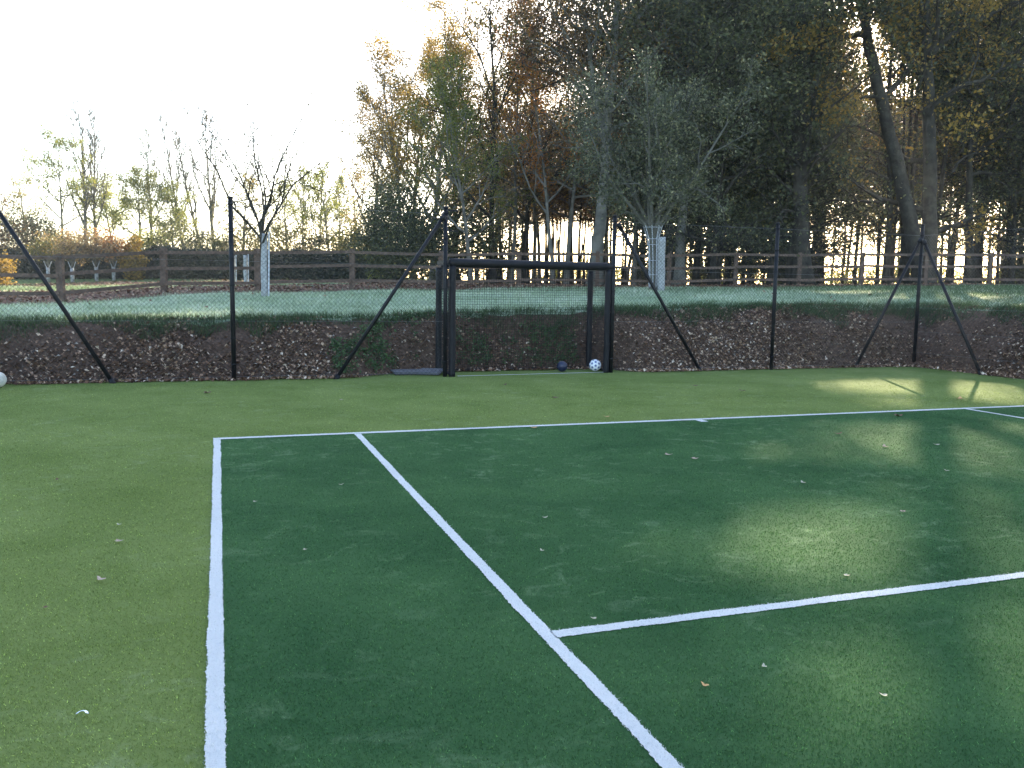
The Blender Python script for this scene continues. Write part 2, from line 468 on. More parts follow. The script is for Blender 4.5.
def outer_ring():
    """outline of the turf, following the foot of the bank"""
    x = np.arange(XL-.15, XR+.15, .1)
    top = np.stack([x, toe_y(x)+.16], 1)
    y = np.arange(toe_y(np.array([XR]))[0], YB-.1, -.3)
    right = np.stack([0*y+XR+.16, y], 1)
    return np.concatenate([top, right, [[XR+.16, YB-.15], [XL-.15, YB-.15]]])

def sheet(name, outline, z, mat, rings=None):
    mb = MB(); v = [(p[0], p[1], z) for p in outline]
    mb.add(v, [tuple(range(len(v)))[::-1]])
    return mb

def jag(a, b, w, amp=.002, step=.010):
    """strip outline from a to b with slightly frayed long edges"""
    a = np.array(a, float); b = np.array(b, float); L = np.linalg.norm(b-a); d = (b-a)/L; n_ = np.array([-d[1], d[0]])
    t = np.arange(0, L, step); t = np.append(t, L)
    wav = .0045*vnoise(t, 0*t, .35, 7)+.003*vnoise(t, 0*t, .12, 8); wv2 = .0045*vnoise(t, 0*t, .30, 17)+.003*vnoise(t, 0*t, .10, 18)
    e1 = a+t[:, None]*d + n_*(w/2+wav+RNG.normal(0, amp, len(t)))[:, None]
    e2 = a+t[:, None]*d - n_*(w/2+wv2+RNG.normal(0, amp, len(t)))[:, None]
    return e1, e2

LINES = [  # name, a, b, width
    ('baseline', (0, -.05), (10.97, -.05), .085),
    ('doubles_sideline', (.035, -.1), (.035, -23.7), .064),
    ('singles_sideline', (1.405, -.1), (1.405, -23.7), .064),
    ('singles_sideline', (9.555, -.1), (9.555, -23.7), .064),
    ('doubles_sideline', (10.925, -.1), (10.925, -23.7), .09),
    ('service_line', (1.43, -5.485), (9.515, -5.485), .070),
    ('service_line', (1.455, -18.2), (9.515, -18.2), .085),
    ('centre_service_line', (5.485, -5.53), (5.485, -18.15), .08),
    ('centre_mark', (5.43, -.1), (5.43, -.24), .09),
    ('goal_line', (3.98, 5.40), (6.86, 5.58), .055),
]
def in_line(P):
    m = np.zeros(len(P), bool)
    for nme, a, b, w in LINES:
        a = np.array(a); b = np.array(b); L = np.linalg.norm(b-a); d = (b-a)/L
        q = P[:, :2]-a; t = q@d; s = np.abs(q@np.array([-d[1], d[0]]))
        m |= (t > -.0) & (t < L) & (s < w/2)
    return m

# pile points, denser near the camera
def pile_points():
    out = []
    edges = np.geomspace(1.9, 17, 40)
    for D0, D1 in zip(edges[:-1], edges[1:]):
        hw = 0.66*D1+.4; dens = 130000*(D0+.3)**-1.55*(1-sstep(11, 17, D0))
        n = int(dens*(D1-D0)*2*hw)
        D = RNG.uniform(D0, D1, n); L = RNG.uniform(-hw, hw, n)
        k = np.abs(L) < .64*D+.35; D = D[k]; L = L[k]
        P = CAM[:2]+_F[:2]*D[:, None]+_R[:2]*L[:, None]
        out.append((P, D))
    P = np.concatenate([o[0] for o in out]); D = np.concatenate([o[1] for o in out])
    return P, D
PP, PD = pile_points()
k = out_d(PP[:, 0], PP[:, 1]) < .1; PP = PP[k]; PD = PD[k]
isline = in_line(PP)
iscourt = (PP[:, 0] > 0.0) & (PP[:, 0] < 10.97) & (PP[:, 1] < 0.0)
def pile_obj_into(name, base_polys, mask, z, mat, h=.010, line_w=None):
    h *= .75
    """one mesh: the backing polygons plus the standing fibres"""
    P3 = np.concatenate([PP[mask], np.full((mask.sum(), 1), z)], 1)
    wd = .0017+.0003*PD[mask]
    B = blades(P3, h, 1.0, .95, RNG, (-.15, -.1))
    # scale the width by distance so far fibres stay visible
    c = B[:, :2].mean(1, keepdims=True); B[:, :2] = c+(B[:, :2]-c)*wd[:, None, None]
    nb = len(B)
    V = []; F_ = []; n0 = 0
    for poly in base_polys:
        V.append(np.array(poly)); F_.append(list(range(n0, n0+len(poly)))); n0 += len(poly)
    lens = [len(f) for f in F_]
    allv = np.concatenate(V+[B.reshape(-1, 3)]).astype(np.float32)
    me = bpy.data.meshes.new(name)
    me.vertices.add(len(allv)); me.vertices.foreach_set('co', allv.ravel())
    li = np.concatenate([np.array(sum(F_, []), np.int32), np.arange(n0, n0+nb*3, dtype=np.int32)])
    me.loops.add(len(li)); me.loops.foreach_set('vertex_index', li)
    tot = np.concatenate([np.array(lens, np.int32), np.full(nb, 3, np.int32)])
    st = np.concatenate([[0], np.cumsum(tot)[:-1]]).astype(np.int32)
    me.polygons.add(len(tot)); me.polygons.foreach_set('loop_start', st); me.polygons.foreach_set('loop_total', tot)
    at = me.attributes.new('v', 'FLOAT', 'FACE')
    at.data.foreach_set('value', np.concatenate([np.full(len(lens), .45), RNG.uniform(0, 1, nb)**1.5]).astype(np.float32))
    me.update(calc_edges=True); me.materials.append(mat)
    o = bpy.data.objects.new(name, me); COL.objects.link(o); tag(o, kind='structure')
    return o

ring = outer_ring()
# triangulated fan-free backing: split into vertical strips so it stays planar and tidy
polys = []
for i in range(0, len(ring)-1):
    pass
ringx = np.arange(XL-.15, XR+.15, .1)
ty = toe_y(ringx)+.16
for i in range(len(ringx)-1):
    polys.append([(ringx[i], YB-.15, 0), (ringx[i+1], YB-.15, 0), (ringx[i+1], ty[i+1], 0), (ringx[i], ty[i], 0)])
pile_obj_into('surround_turf', polys, ~isline & ~iscourt, 0.0, MAT['turf_light'])
pile_obj_into('court_turf', [[(0.02, -23.75, .004), (10.95, -23.75, .004), (10.95, -.02, .004), (.02, -.02, .004)]], ~isline & iscourt, .004, MAT['turf_dark'])
for nme, a, b, w in LINES:
    e1, e2 = jag(a, b, w)
    q = []
    for i in range(len(e1)-1):
        q.append([(*e2[i], .0085), (*e2[i+1], .0085), (*e1[i+1], .0085), (*e1[i], .0085)])
    av = np.array(a); bv = np.array(b); L = np.linalg.norm(bv-av); d = (bv-av)/L
    qq = PP-av; t = qq@d; s = np.abs(qq@np.array([-d[1], d[0]]))
    pile_obj_into(nme, q, (t > 0) & (t < L) & (s < w/2+.002), .0085, MAT['turf_white'], h=.009)

# ------------------------------------------------------------------ bank litter, stones, grass
def flat_bits(P, size, rng, tilt=.6, asp=(.5, 1.0), lift=.01):
    """small kite-shaped leaves lying on the ground at P (n,3)"""
    n = len(P); a = rng.uniform(0, 2*math.pi, n); sz = size*rng.uniform(.5, 1.4, n)
    u = np.stack([np.cos(a), np.sin(a), rng.normal(0, tilt, n)], 1); u /= np.linalg.norm(u, axis=1, keepdims=True)
    nz = np.stack([rng.normal(0, tilt, n), rng.normal(0, tilt, n), np.ones(n)], 1)
    w = np.cross(nz, u); w /= np.linalg.norm(w, axis=1, keepdims=True)
    u *= (sz/2)[:, None]; w *= (sz/2*rng.uniform(*asp, n))[:, None]
    c = P+np.array([0, 0, 1.0])*(lift+np.abs(u[:, 2]))[:, None]
    bend = np.array([0, 0, 1.0])*(sz*rng.uniform(-.15, .25, n))[:, None]
    return np.stack([c-u, c+w*.9+bend, c+u, c-w*.9+bend], 1)

def scatter(n, x0, x1, y0, y1, f):
    x = RNG.uniform(x0, x1, n); y = RNG.uniform(y0, y1, n)
    k = f(x, y); return x[k], y[k]
x, y = scatter(230000, -5.5, 17.0, 3.0, 8.6, lambda x, y: (out_d(x, y) > -.10-.12*np.abs(vnoise(x, y, .5, 71))) & (out_d(x, y) < 1.5) & ((y > 5) | (x > 14)) & (RNG.uniform(0, 1, len(x)) < .62+.5*vnoise(x, y, 1.1, 21)-.55*sstep(.35, 1.3, out_d(x, y))))
z = np.where(out_d(x, y) < .16, np.maximum(height(x, y), .006), height(x, y)); P = np.stack([x, y, z], 1)
heap = sstep(6.9, 7.6, x)*(1-sstep(10.5, 12.5, x)) + .55*sstep(.2, 1.6, x)*(1-sstep(2.4, 3.0, x)) + .25*(x < 0)
v = np.clip(RNG.uniform(0, 1, len(x))**(2.3-1.2*np.clip(heap, 0, 1))*(1-.25*sstep(.6, 1.2, out_d(x, y))), 0, 1)
o = fast_mesh('leaf_litter', flat_bits(P, .058, RNG), 4, MAT['litter'], attrs={'v': v})
tag(o, 'brown and pale fallen leaves covering the earth bank', 'leaf litter', kind='stuff')

# flints: low irregular octahedra
def stones(P, s, rng):
    n = len(P); base = np.array([[1, 0, 0], [0, 1, 0], [-1, 0, 0], [0, -1, 0], [0, 0, .8], [0, 0, -.5]], float)
    V = base[None]*(s*rng.uniform(.5, 1.5, n))[:, None, None]*rng.uniform(.6, 1.3, (n, 6, 1))
    a = rng.uniform(0, 6.28, n); c, s_ = np.cos(a), np.sin(a)
    Vx = V[..., 0]*c[:, None]-V[..., 1]*s_[:, None]; Vy = V[..., 0]*s_[:, None]+V[..., 1]*c[:, None]
    V = np.stack([Vx, Vy, V[..., 2]], -1)+P[:, None]
    T = [(0, 1, 4), (1, 2, 4), (2, 3, 4), (3, 0, 4), (1, 0, 5), (2, 1, 5), (3, 2, 5), (0, 3, 5)]
    return np.stack([V[:, t] for t in T], 1).reshape(-1, 3, 3)
x, y = scatter(9000, -5.5, 17.0, 3.0, 8.6, lambda x, y: (out_d(x, y) > .02) & (out_d(x, y) < 1.1) & ((y > 5) | (x > 14)) & (RNG.uniform(0, 1, len(x)) < .35+.6*vnoise(x, y, .8, 31)))
P = np.stack([x, y, height(x, y)+.012], 1)
o = fast_mesh('stones', stones(P, .022, RNG), 3, MAT['stone'], attrs={'v': np.repeat(RNG.uniform(0, 1, len(x))**1.6, 8)})
tag(o, 'pale flint stones scattered through the soil of the bank', 'stones', kind='stuff')

# frosted grass of the field in front of and round the wooden fence
def field_grass(n, D0, D1, f=None):
    D = np.sqrt(RNG.uniform(D0**2, D1**2, n)); L = RNG.uniform(-.68, .66, n)*D
    P = CAM[:2]+_F[:2]*D[:, None]+_R[:2]*L[:, None]
    d = out_d(P[:, 0], P[:, 1])
    k = (d > 1.3) & (P[:, 0] > -30)
    lf = leafy_at(P[:, 0], P[:, 1]); k &= RNG.uniform(0, 1, n) > lf*.93
    return P[k], D[k], L[k]
P, D, L = field_grass(170000, 13, 40)
P3 = np.concatenate([P, height(P[:, 0], P[:, 1])[:, None]], 1)
B = blades(P3, .075*(1+.55*vnoise(P[:, 0], P[:, 1], .5, 91)), .013, .9, RNG)
dd = out_d(P[:, 0], P[:, 1])
fr = (1-.75*sstep(5, 14, L))*sstep(1.35, 2.0, dd+.25*vnoise(P[:, 0], P[:, 1], .7, 41))*(1-.5*sstep(22, 32, D))
isf = RNG.uniform(0, 1, len(P)) < fr+.08
tag(fast_mesh('frosted_grass', B[isf], 3, MAT['grass_frost'], attrs={'v': np.clip(RNG.uniform(0, 1, isf.sum())+.35*vnoise(P[isf][:, 0], P[isf][:, 1], 1.6, 95)+.2*vnoise(P[isf][:, 0], P[isf][:, 1], .4, 96), 0, 1)}),
    'frost-pale grass of the field above the bank', 'grass', kind='stuff')
Bg = B[~isf]; Bg[:, 2] = Bg[:, :2].mean(1)+(Bg[:, 2]-Bg[:, :2].mean(1))*1.1
tag(fast_mesh('field_grass', Bg, 3, MAT['grass_dark'], attrs={'v': RNG.uniform(.4, 1, (~isf).sum())}),
    'plain green grass of the field near the wood', 'grass', kind='stuff')
# rough overhanging edge
x, y = scatter(290000, -5.5, 18, 2.0, 9.2, lambda x, y: (np.abs(out_d(x, y)-1.20-.22*vnoise(x, y, .9, 8)-.14*vnoise(x, y, .3, 18)) < .34) & (RNG.uniform(0, 1, len(x)) < .75+.5*vnoise(x, y, .4, 12)))
P3 = np.stack([x, y, height(x, y)], 1)
tag(fast_mesh('rough_grass', blades(P3, .15, .012, .9, RNG, (0, -.45)), 3, MAT['grass_dark'], attrs={'v': RNG.uniform(0, 1, len(x))**1.6}),
    'dark rough grass hanging over the top edge of the bank', 'grass', kind='stuff')
# leaves in the strip and on the woodland floor
n = 90000
D = np.sqrt(RNG.uniform(18**2, 52**2, n)); L = RNG.uniform(-.68, .68, n)*D
P = CAM[:2]+_F[:2]*D[:, None]+_R[:2]*L[:, None]
k = RNG.uniform(0, 1, n) < leafy_at(P[:, 0], P[:, 1])*.8+.004; P = P[k]
k = out_d(P[:, 0], P[:, 1]) > 1.5; P = P[k]
P3 = np.concatenate([P, height(P[:, 0], P[:, 1])[:, None]], 1)
tag(fast_mesh('woodland_leaf_litter', flat_bits(P3, .10, RNG, .4, lift=.03), 4, MAT['litter_red'], attrs={'v': RNG.uniform(0, 1, len(P))}),
    'reddish brown fallen leaves beyond the wooden fence', 'leaf litter', kind='stuff')

# ------------------------------------------------------------------ fences round the court
POST_H = 2.88
def post_mesh(x, y, z0=-.1, top=POST_H, r=.037):
    mb = MB(); mb.tube([(x, y, z0), (x, y, top-.004)], r, 12)
    for zz in np.arange(.25, top-.1, .42):      # wire ties round the post
        mb.tube([(x, y, zz), (x, y, zz+.02)], r*1.22, 10)
    return mb
def add_post(x, y, root, top=POST_H, r=.037):
    p = post_mesh(x, y, top=top, r=r).build('post', MAT['black'], root, True)
    mb = MB(); mb.tube([(x, y, top-.02), (x, y, top+.012), (x, y, top+.02)], [r*1.14, r*1.14, r*.6], 12)
    mb.build('cap', MAT['black'], p, True)
def add_brace(foot, head, root, r=.032):
    b = brace_mesh(foot, head, r).build('brace', MAT['black'], root, True)
    h = np.array(head, float); f = np.array(foot, float); d = (h-f)/np.linalg.norm(h-f)
    mb = MB(); mb.tube([h-d*.05, h+d*.06], r*1.4, 10); mb.build('clamp', MAT['black'], b, True)
def brace_mesh(foot, head, r=.032):
    mb = MB(); mb.tube([foot, head], r, 10)
    h = np.array(head, float); f = np.array(foot, float); d = (h-f)/np.linalg.norm(h-f)
    mb.tube([f-d*.02, f+d*.10], r*1.3, 10)
    return mb

def chain_link(a, b, h, name, parent, pitch=.05, wr=.0020, z0=.03, lines=(.06, .95, 1.9, 2.78)):
    """woven wire panel standing between ground points a and b"""
    a = np.array([a[0], a[1], 0.0]); b = np.array([b[0], b[1], 0.0]); L = np.linalg.norm(b-a); d = (b-a)/L
    nrm = np.array([-d[1], d[0], 0]); up = np.array([0, 0, 1.0])
    W = []
    step = pitch*math.sqrt(2)
    H = h-z0
    for sgn in (1, -1):
        for s0 in np.arange(-H, L, step) if sgn == 1 else np.arange(0, L+H, step):
            # line s = s0 + sgn*t, z=t
            t0, t1 = 0.0, H
            if sgn == 1: t0 = max(t0, -s0); t1 = min(t1, L-s0)
            else: t0 = max(t0, s0-L); t1 = min(t1, s0)
            if t1-t0 < .02: continue
            p = a+d*(s0+sgn*t0)+up*(z0+t0)+nrm*.002*sgn; q = a+d*(s0+sgn*t1)+up*(z0+t1)+nrm*.002*sgn
            W.append((p, q))
    W = np.array(W); p, q = W[:, 0], W[:, 1]
    dr = (q-p)/np.linalg.norm(q-p, axis=1, keepdims=True)
    e1 = np.cross(dr, nrm); e2 = np.broadcast_to(nrm, e1.shape)
    rings = [[e1*math.cos(t)*wr+e2*math.sin(t)*wr for t in (0, 2.094, 4.189)]][0]
    quads = []
    for i in range(3):
        j = (i+1) % 3
        quads.append(np.stack([p+rings[i], p+rings[j], q+rings[j], q+rings[i]], 1))
    o = fast_mesh(name, np.concatenate(quads), 4, MAT['wire'], parent)
    for zz in lines:
        mb = MB(); mb.tube([a+up*zz+nrm*.006, b+up*zz+nrm*.006], .0024, 5); mb.build('line_wire', MAT['wire_line'], parent)
    return o

YF = 5.42
CX, CY_ = 14.20, 5.62
g0 = empty('chain_link_fence', (.29, YF, 0)); inv = lambda o: None
def parented(root):
    """children are modelled in world space under a root that stands at its own base"""
    bpy.context.view_layer.update()
    for ch in root.children: ch.matrix_parent_inverse = root.matrix_world.inverted()
for x in (-6.5, -3.05, .29, 3.76): add_post(x, YF, root=g0)
add_brace((-1.46, YF-.02, -.02), (-2.97, YF-.02, 2.66), g0)
add_brace((1.88, YF-.04, -.02), (3.70, YF-.02, 2.70), g0)
for a, b in ((-6.5, -3.05), (-3.05, .29), (.29, 3.76)): chain_link((a, YF+.04), (b, YF+.04), 2.80, 'wire_mesh', g0)
for zz in (2.84, 2.50):
    mb = MB(); mb.beam((3.80, YF, zz), (3.98, YF, zz-.01), .03, .025); mb.build('bracket', MAT['black'], g0)
tag(g0, 'black chain-link fence left of the goal with two slanting braces', 'fence', 'black court fence sections'); parented(g0)

g1 = empty('chain_link_fence', (7.06, YF+.1, 0))
YF2 = YF+.14
for x, y in ((6.99, YF2), (10.49, YF2-.06)): add_post(x, y, root=g1)
add_post(CX, CY_, top=3.0, root=g1)
add_brace((8.90, YF2-.03, -.02), (7.08, YF2-.02, 2.70), g1)
add_brace((12.66, 5.63, -.02), (CX-.07, CY_-.02, 2.66), g1)
chain_link((6.99, YF2+.04), (10.49, YF2-.02), 2.80, 'wire_mesh', g1)
chain_link((10.49, YF2-.02), (CX, CY_+.04), 2.80, 'wire_mesh', g1)
tag(g1, 'black chain-link fence between the goal and the far corner', 'fence', 'black court fence sections'); parented(g1)

g2 = empty('chain_link_fence', (CX, CY_-1.5, 0))
for y in (2.0, -1.5, -5.0, -8.5): add_post(CX, y, root=g2)
add_brace((14.08, 3.78, -.02), (CX-.02, CY_-.10, 2.62), g2)
pr = CY_
for y in (2.0, -1.5, -5.0, -8.5):
    chain_link((CX+.04, pr), (CX+.04, y), 2.80, 'wire_mesh', g2, lines=(.30, .75, 1.25, 1.75, 2.25, 2.78)); pr = y
tag(g2, 'black chain-link fence running toward the viewer along the right side of the court', 'fence', 'black court fence sections'); parented(g2)

# ------------------------------------------------------------------ goal
gx0, gx1, gyl, gyr, gd, gh = 3.88, 6.90, 5.40, 5.58, .80, 1.96
goal = empty('football_goal', ((gx0+gx1)/2, gyl, 0))
def gp(x, back, z=0.0):
    t = (x-gx0)/(gx1-gx0); return (x, gyl+(gyr-gyl)*t+(gd if back else 0), z)
def padded(a, b, w):
    mb = MB(); a = np.array(a, float); b = np.array(b, float); n_ = 7
    P = np.linspace(a, b, n_*3+1)
    rr = np.full(len(P), w/2); rr[::3] *= .965
    mb.tube(P, rr, 14)
    return mb
for x, back in ((gx0, 0), (gx1, 0), (gx0-.04, 1), (gx1, 1)):
    padded(gp(x, back, -.02), gp(x, back, gh-(.05 if not back else .07)), .115).build('goal_post', MAT['pad'], goal, True)
mb = padded(gp(gx0-.055, 0, gh), gp(gx1+.055, 0, gh), .15); mb.build('crossbar', MAT['pad'], goal, True)
mb = MB(); mb.tube([gp(gx0, 1, gh-.03), gp(gx1, 1, gh-.03)], .03, 10); mb.build('rear_bar', MAT['black'], goal, True)
for x in (gx0-.01, gx1):
    mb = MB(); mb.beam(gp(x-.02, 0, gh+.01), gp(x-.02, 1, gh+.01), .09, .07); mb.build('side_bar', MAT['black'], goal)
    mb = MB(); mb.tube([gp(x, 0, .04), gp(x, 1, .04)], .025, 10); mb.build('ground_bar', MAT['black'], goal, True)
mb = MB(); mb.tube([gp(gx0, 1, .03), gp(gx1, 1, .03)], .025, 10); mb.build('ground_bar', MAT['black'], goal, True)
def net(p00, p10, p01, sag=0.0, pitch=.046):
    mb = MB(); p00, p10, p01 = map(lambda q: np.array(q, float), (p00, p10, p01))
    u = p10-p00; v = p01-p00; Lu = np.linalg.norm(u); Lv = np.linalg.norm(v); nrm = np.cross(u, v); nrm /= np.linalg.norm(nrm)
    def pt(a, b): return p00+u*a+v*b+nrm*(sag*math.sin(math.pi*a)*math.sin(math.pi*b)+.012*math.sin(9*a+5*b))
    for i in range(int(Lu/pitch)+1):
        a = i*pitch/Lu; mb.tube([pt(a, b) for b in np.linspace(0, 1, 7)], .0030, 3, False)
    for j in range(int(Lv/pitch)+1):
        b = j*pitch/Lv; mb.tube([pt(a, b) for a in np.linspace(0, 1, 9)], .0030, 3, False)
    return mb
net(gp(gx0, 1, .04), gp(gx1, 1, .04), gp(gx0, 1, gh-.05), .05).build('net', MAT['net'], goal)
for x in (gx0-.01, gx1):
    net(gp(x, 0, .05), gp(x, 1, .05), gp(x, 0, gh-.05), .02).build('net', MAT['net'], goal)
tag(goal, 'black padded football goal with net set into the court fence', 'goal'); parented(goal)

# ------------------------------------------------------------------ balls
def ico(r, sub, rng=None, amp=0):
    t = (1+5**.5)/2
    v = [(-1, t, 0), (1, t, 0), (-1, -t, 0), (1, -t, 0), (0, -1, t), (0, 1, t), (0, -1, -t), (0, 1, -t), (t, 0, -1), (t, 0, 1), (-t, 0, -1), (-t, 0, 1)]
    f = [(0, 11, 5), (0, 5, 1), (0, 1, 7), (0, 7, 10), (0, 10, 11), (1, 5, 9), (5, 11, 4), (11, 10, 2), (10, 7, 6), (7, 1, 8), (3, 9, 4), (3, 4, 2), (3, 2, 6), (3, 6, 8), (3, 8, 9), (4, 9, 5), (2, 4, 11), (6, 2, 10), (8, 6, 7), (9, 8, 1)]
    v = [np.array(p)/np.linalg.norm(p) for p in v]; corners = list(v)
    for _ in range(sub):
        c = {}; nf = []
        def mid(a, b):
            k_ = (min(a, b), max(a, b))
            if k_ not in c: p = v[a]+v[b]; v.append(p/np.linalg.norm(p)); c[k_] = len(v)-1
            return c[k_]
        for a, b, d in f:
            x_, y_, z_ = mid(a, b), mid(b, d), mid(d, a); nf += [(a, x_, z_), (b, y_, x_), (d, z_, y_), (x_, y_, z_)]
        f = nf
    return np.array(v)*r, f, np.array(corners)
ICOF = [(0, 11, 5), (0, 5, 1), (0, 1, 7), (0, 7, 10), (0, 10, 11), (1, 5, 9), (5, 11, 4), (11, 10, 2), (10, 7, 6), (7, 1, 8), (3, 9, 4), (3, 4, 2), (3, 2, 6), (3, 6, 8), (3, 8, 9), (4, 9, 5), (2, 4, 11), (6, 2, 10), (8, 6, 7), (9, 8, 1)]
def football(px, py, r, skin, patch, label, rot=(.4, .3, .2), patch_size=.93):
    c = on_ground(px, py); c[2] = 0.0
    root = empty('football', tuple(c))
    V, F_, C = ico(r, 4)
    n_ = V/r
    d = np.sort(n_@C.T, 1)
    # seam groove where two neighbouring panels meet
    groove = np.clip(1-np.abs(d[:, -1]-.935)/.012, 0, 1)
    V = V*(1-.035*groove)[:, None]
    from mathutils import Euler
    Rm = np.array(Euler(rot).to_matrix()); V = V@Rm.T + np.array([0, 0, r+.006])
    mb = MB(); mb.add(V, F_)
    body = mb.build('ball_skin', skin, root, True)
    if patch:
        mp_ = MB(); nn = n_@np.eye(3)
        ctr = n_[[list(q) for q in F_]].mean(1); fc_ = np.array([C[list(q)].sum(0) for q in ICOF]); fc_ /= np.linalg.norm(fc_, axis=1, keepdims=True); ctr /= np.linalg.norm(ctr, axis=1, keepdims=True); mx = np.maximum((ctr@C.T).max(1), (ctr@fc_.T).max(1))
        fs = [q for q, m_ in zip(F_, mx) if m_ > patch_size]
        mp_.add((V-np.array([0, 0, r+.006]))*1.012+np.array([0, 0, r+.006]), fs)
        mp_.build('ball_patch', patch, root, True)
    tag(root, label, 'ball', 'footballs beside the court')
    return root
football(562, 372.0, .10, MAT['ball_dark'], None, 'dark navy football on the turf inside the goal')
football(595, 371.5, .113, MAT['ball_white'], MAT['ball_patch'], 'white football with blue patches beside the right goal post', (.5, .2, .9), .982)
football(-2, 388, .115, MAT['ball_old'], None, 'worn off-white ball at the foot of the bank at the left edge')

# ------------------------------------------------------------------ slabs, plastic bit, single leaves
def slab(px, py, w, l, t, rz, tilt, label):
    c = on_ground(px, py); mb = MB()
    from mathutils import Euler
    Mx = np.array(Euler((tilt, 0, rz)).to_matrix())
    mb.box((0, 0, 0), (w, l, t), M=Mx)
    o = mb.build('paving_slab', MAT['slab'])
    bv = o.modifiers.new('bevel', 'BEVEL'); bv.width = .008; bv.segments = 2
    o.location = (c[0], c[1], t/2+.012+abs(math.sin(tilt))*l/2)
    tag(o, label, 'slab', 'paving slabs by the goal')
slab(408, 374.0, .55, .42, .045, .05, .03, 'flat grey slab lying at the foot of the bank left of the goal')
slab(430, 374.5, .42, .40, .045, -.5, .10, 'tilted grey slab leaning beside the left goal post')

def fallen_leaf(px, py, s, tone, label):
    c = on_ground(px, py, .012); a = RNG.uniform(0, 6.28)
    # lobed curled leaf outline
    th = np.linspace(0, 2*math.pi, 15)[:-1]
    s *= .85; rr = s*(.5+.16*np.cos(3*th)+.08*np.cos(5*th+1))
    X = rr*np.cos(th); Y = rr*.75*np.sin(th); Z = .35*s*((X/s)**2+.6*(Y/s)**2)*4*.35+.004
    V = np.stack([X*math.cos(a)-Y*math.sin(a), X*math.sin(a)+Y*math.cos(a), Z], 1)
    V = np.vstack([V, [[0, 0, .002]]])
    mb = MB(); mb.add(V, [(i, (i+1) % 14, 14) for i in range(14)])
    o = mb.build('fallen_leaf', tone)
    o.location = tuple(c); tag(o, label, 'leaf', 'single fallen leaves on the turf')
lp = pbr('pale_leaf', (.30, .21, .15), .8, 0, 60, (.46, .36, .28)); lb = pbr('brown_leaf', (.10, .05, .03), .8, 0, 60, (.18, .09, .05))
lo = pbr('orange_leaf', (.42, .20, .07), .7, 0, 60, (.52, .32, .12)); lw = pbr('cream_leaf', (.36, .32, .22), .8, 0, 60, (.50, .46, .34))
for px, py, s, m_, lab in (
    (119, 541.5, .055, lp, 'pinkish leaf on the lighter turf left of the court'),
    (101, 580, .06, lp, 'curled pale and brown leaf nearer the viewer on the lighter turf'),
    (119, 525, .035, lw, 'tiny upright cream leaf on the lighter turf'),
    (57, 480, .05, lb, 'small reddish leaf far left on the lighter turf'),
    (45, 608, .03, lb, 'tiny brown leaf far left low on the lighter turf'),
    (207, 393, .14, lb, 'dark brown leaf near the bank below the left fence post'),
    (341, 400, .07, lp, 'small pale leaf behind the baseline left of the goal'),
    (341, 485, .04, lw, 'small cream leaf between the two left sidelines'),
    (255, 502, .035, lw, 'small cream leaf close to the doubles sideline'),
    (305, 550, .03, lw, 'tiny cream leaf in the middle of the left alley'),
    (534, 428, .09, lo, 'orange leaf just inside the baseline below the goal'),
    (555, 398, .12, lb, 'brown leaf between goal and baseline'),
    (607, 417, .09, lo, 'small orange leaf just behind the baseline'),
    (668, 455, .08, lp, 'pale leaf left of a pair in the middle of the court'),
    (694, 459, .08, lp, 'pale leaf right of a pair in the middle of the court'),
    (545, 518, .04, lw, 'small cream leaf right of the singles sideline'),
    (542, 551, .035, lw, 'tiny cream leaf closer to the singles sideline'),
    (594, 619, .03, lw, 'tiny cream leaf just above the service line'),
    (803, 483, .06, lw, 'cream leaf above the sunlit patch on the court'),
    (846, 576, .04, lw, 'bright cream leaf low in the sunlit patch'),
    (838, 434, .09, lb, 'reddish brown leaf in the dappled far part of the court'),
    (885, 447, .09, lp, 'pale leaf in a light patch near the right end of the baseline'),
    (898, 416, .14, lb, 'brown leaf lying just inside the right baseline'),
    (937, 445, .07, lw, 'cream leaf below the right singles sideline'),
    (947, 471, .05, lw, 'cream leaf in the right middle of the court'),
    (903, 512, .05, lp, 'pale leaf right of the sunlit patch'),
    (764, 667, .03, lw, 'tiny cream leaf below the service line'),
    (705, 686, .035, lo, 'small yellow leaf near the bottom right of the singles sideline'),
    (884, 696, .03, lw, 'tiny cream leaf in the lower right of the court'),
    (960, 399, .15, lo, 'orange leaf in the sun behind the right baseline'),
    (695, 386, .13, lb, 'brown leaf before the right fence brace'),
    (743, 391, .12, lb, 'brown leaf below the middle right fence post'),
    (505, 385, .10, lb, 'brown leaf in front of the goal mouth'),
):
    fallen_leaf(px, py, s, m_, lab)
c = on_ground(82, 717, .012); mb = MB()
th = np.linspace(.2, 2.9, 9)
V = np.concatenate([np.stack([.022*np.cos(th), .022*np.sin(th), .010+0*th], 1), np.stack([.012*np.cos(th), .012*np.sin(th), .016+0*th], 1)])
mb.add(V, [(i, i+1, i+10, i+9) for i in range(8)])
o = mb.build('plastic_scrap', MAT['plastic_bit']); o.location = tuple(c); o.rotation_euler = (.3, 0, -.2)
tag(o, 'small curved white plastic scrap on the lighter turf, low left', 'scrap')

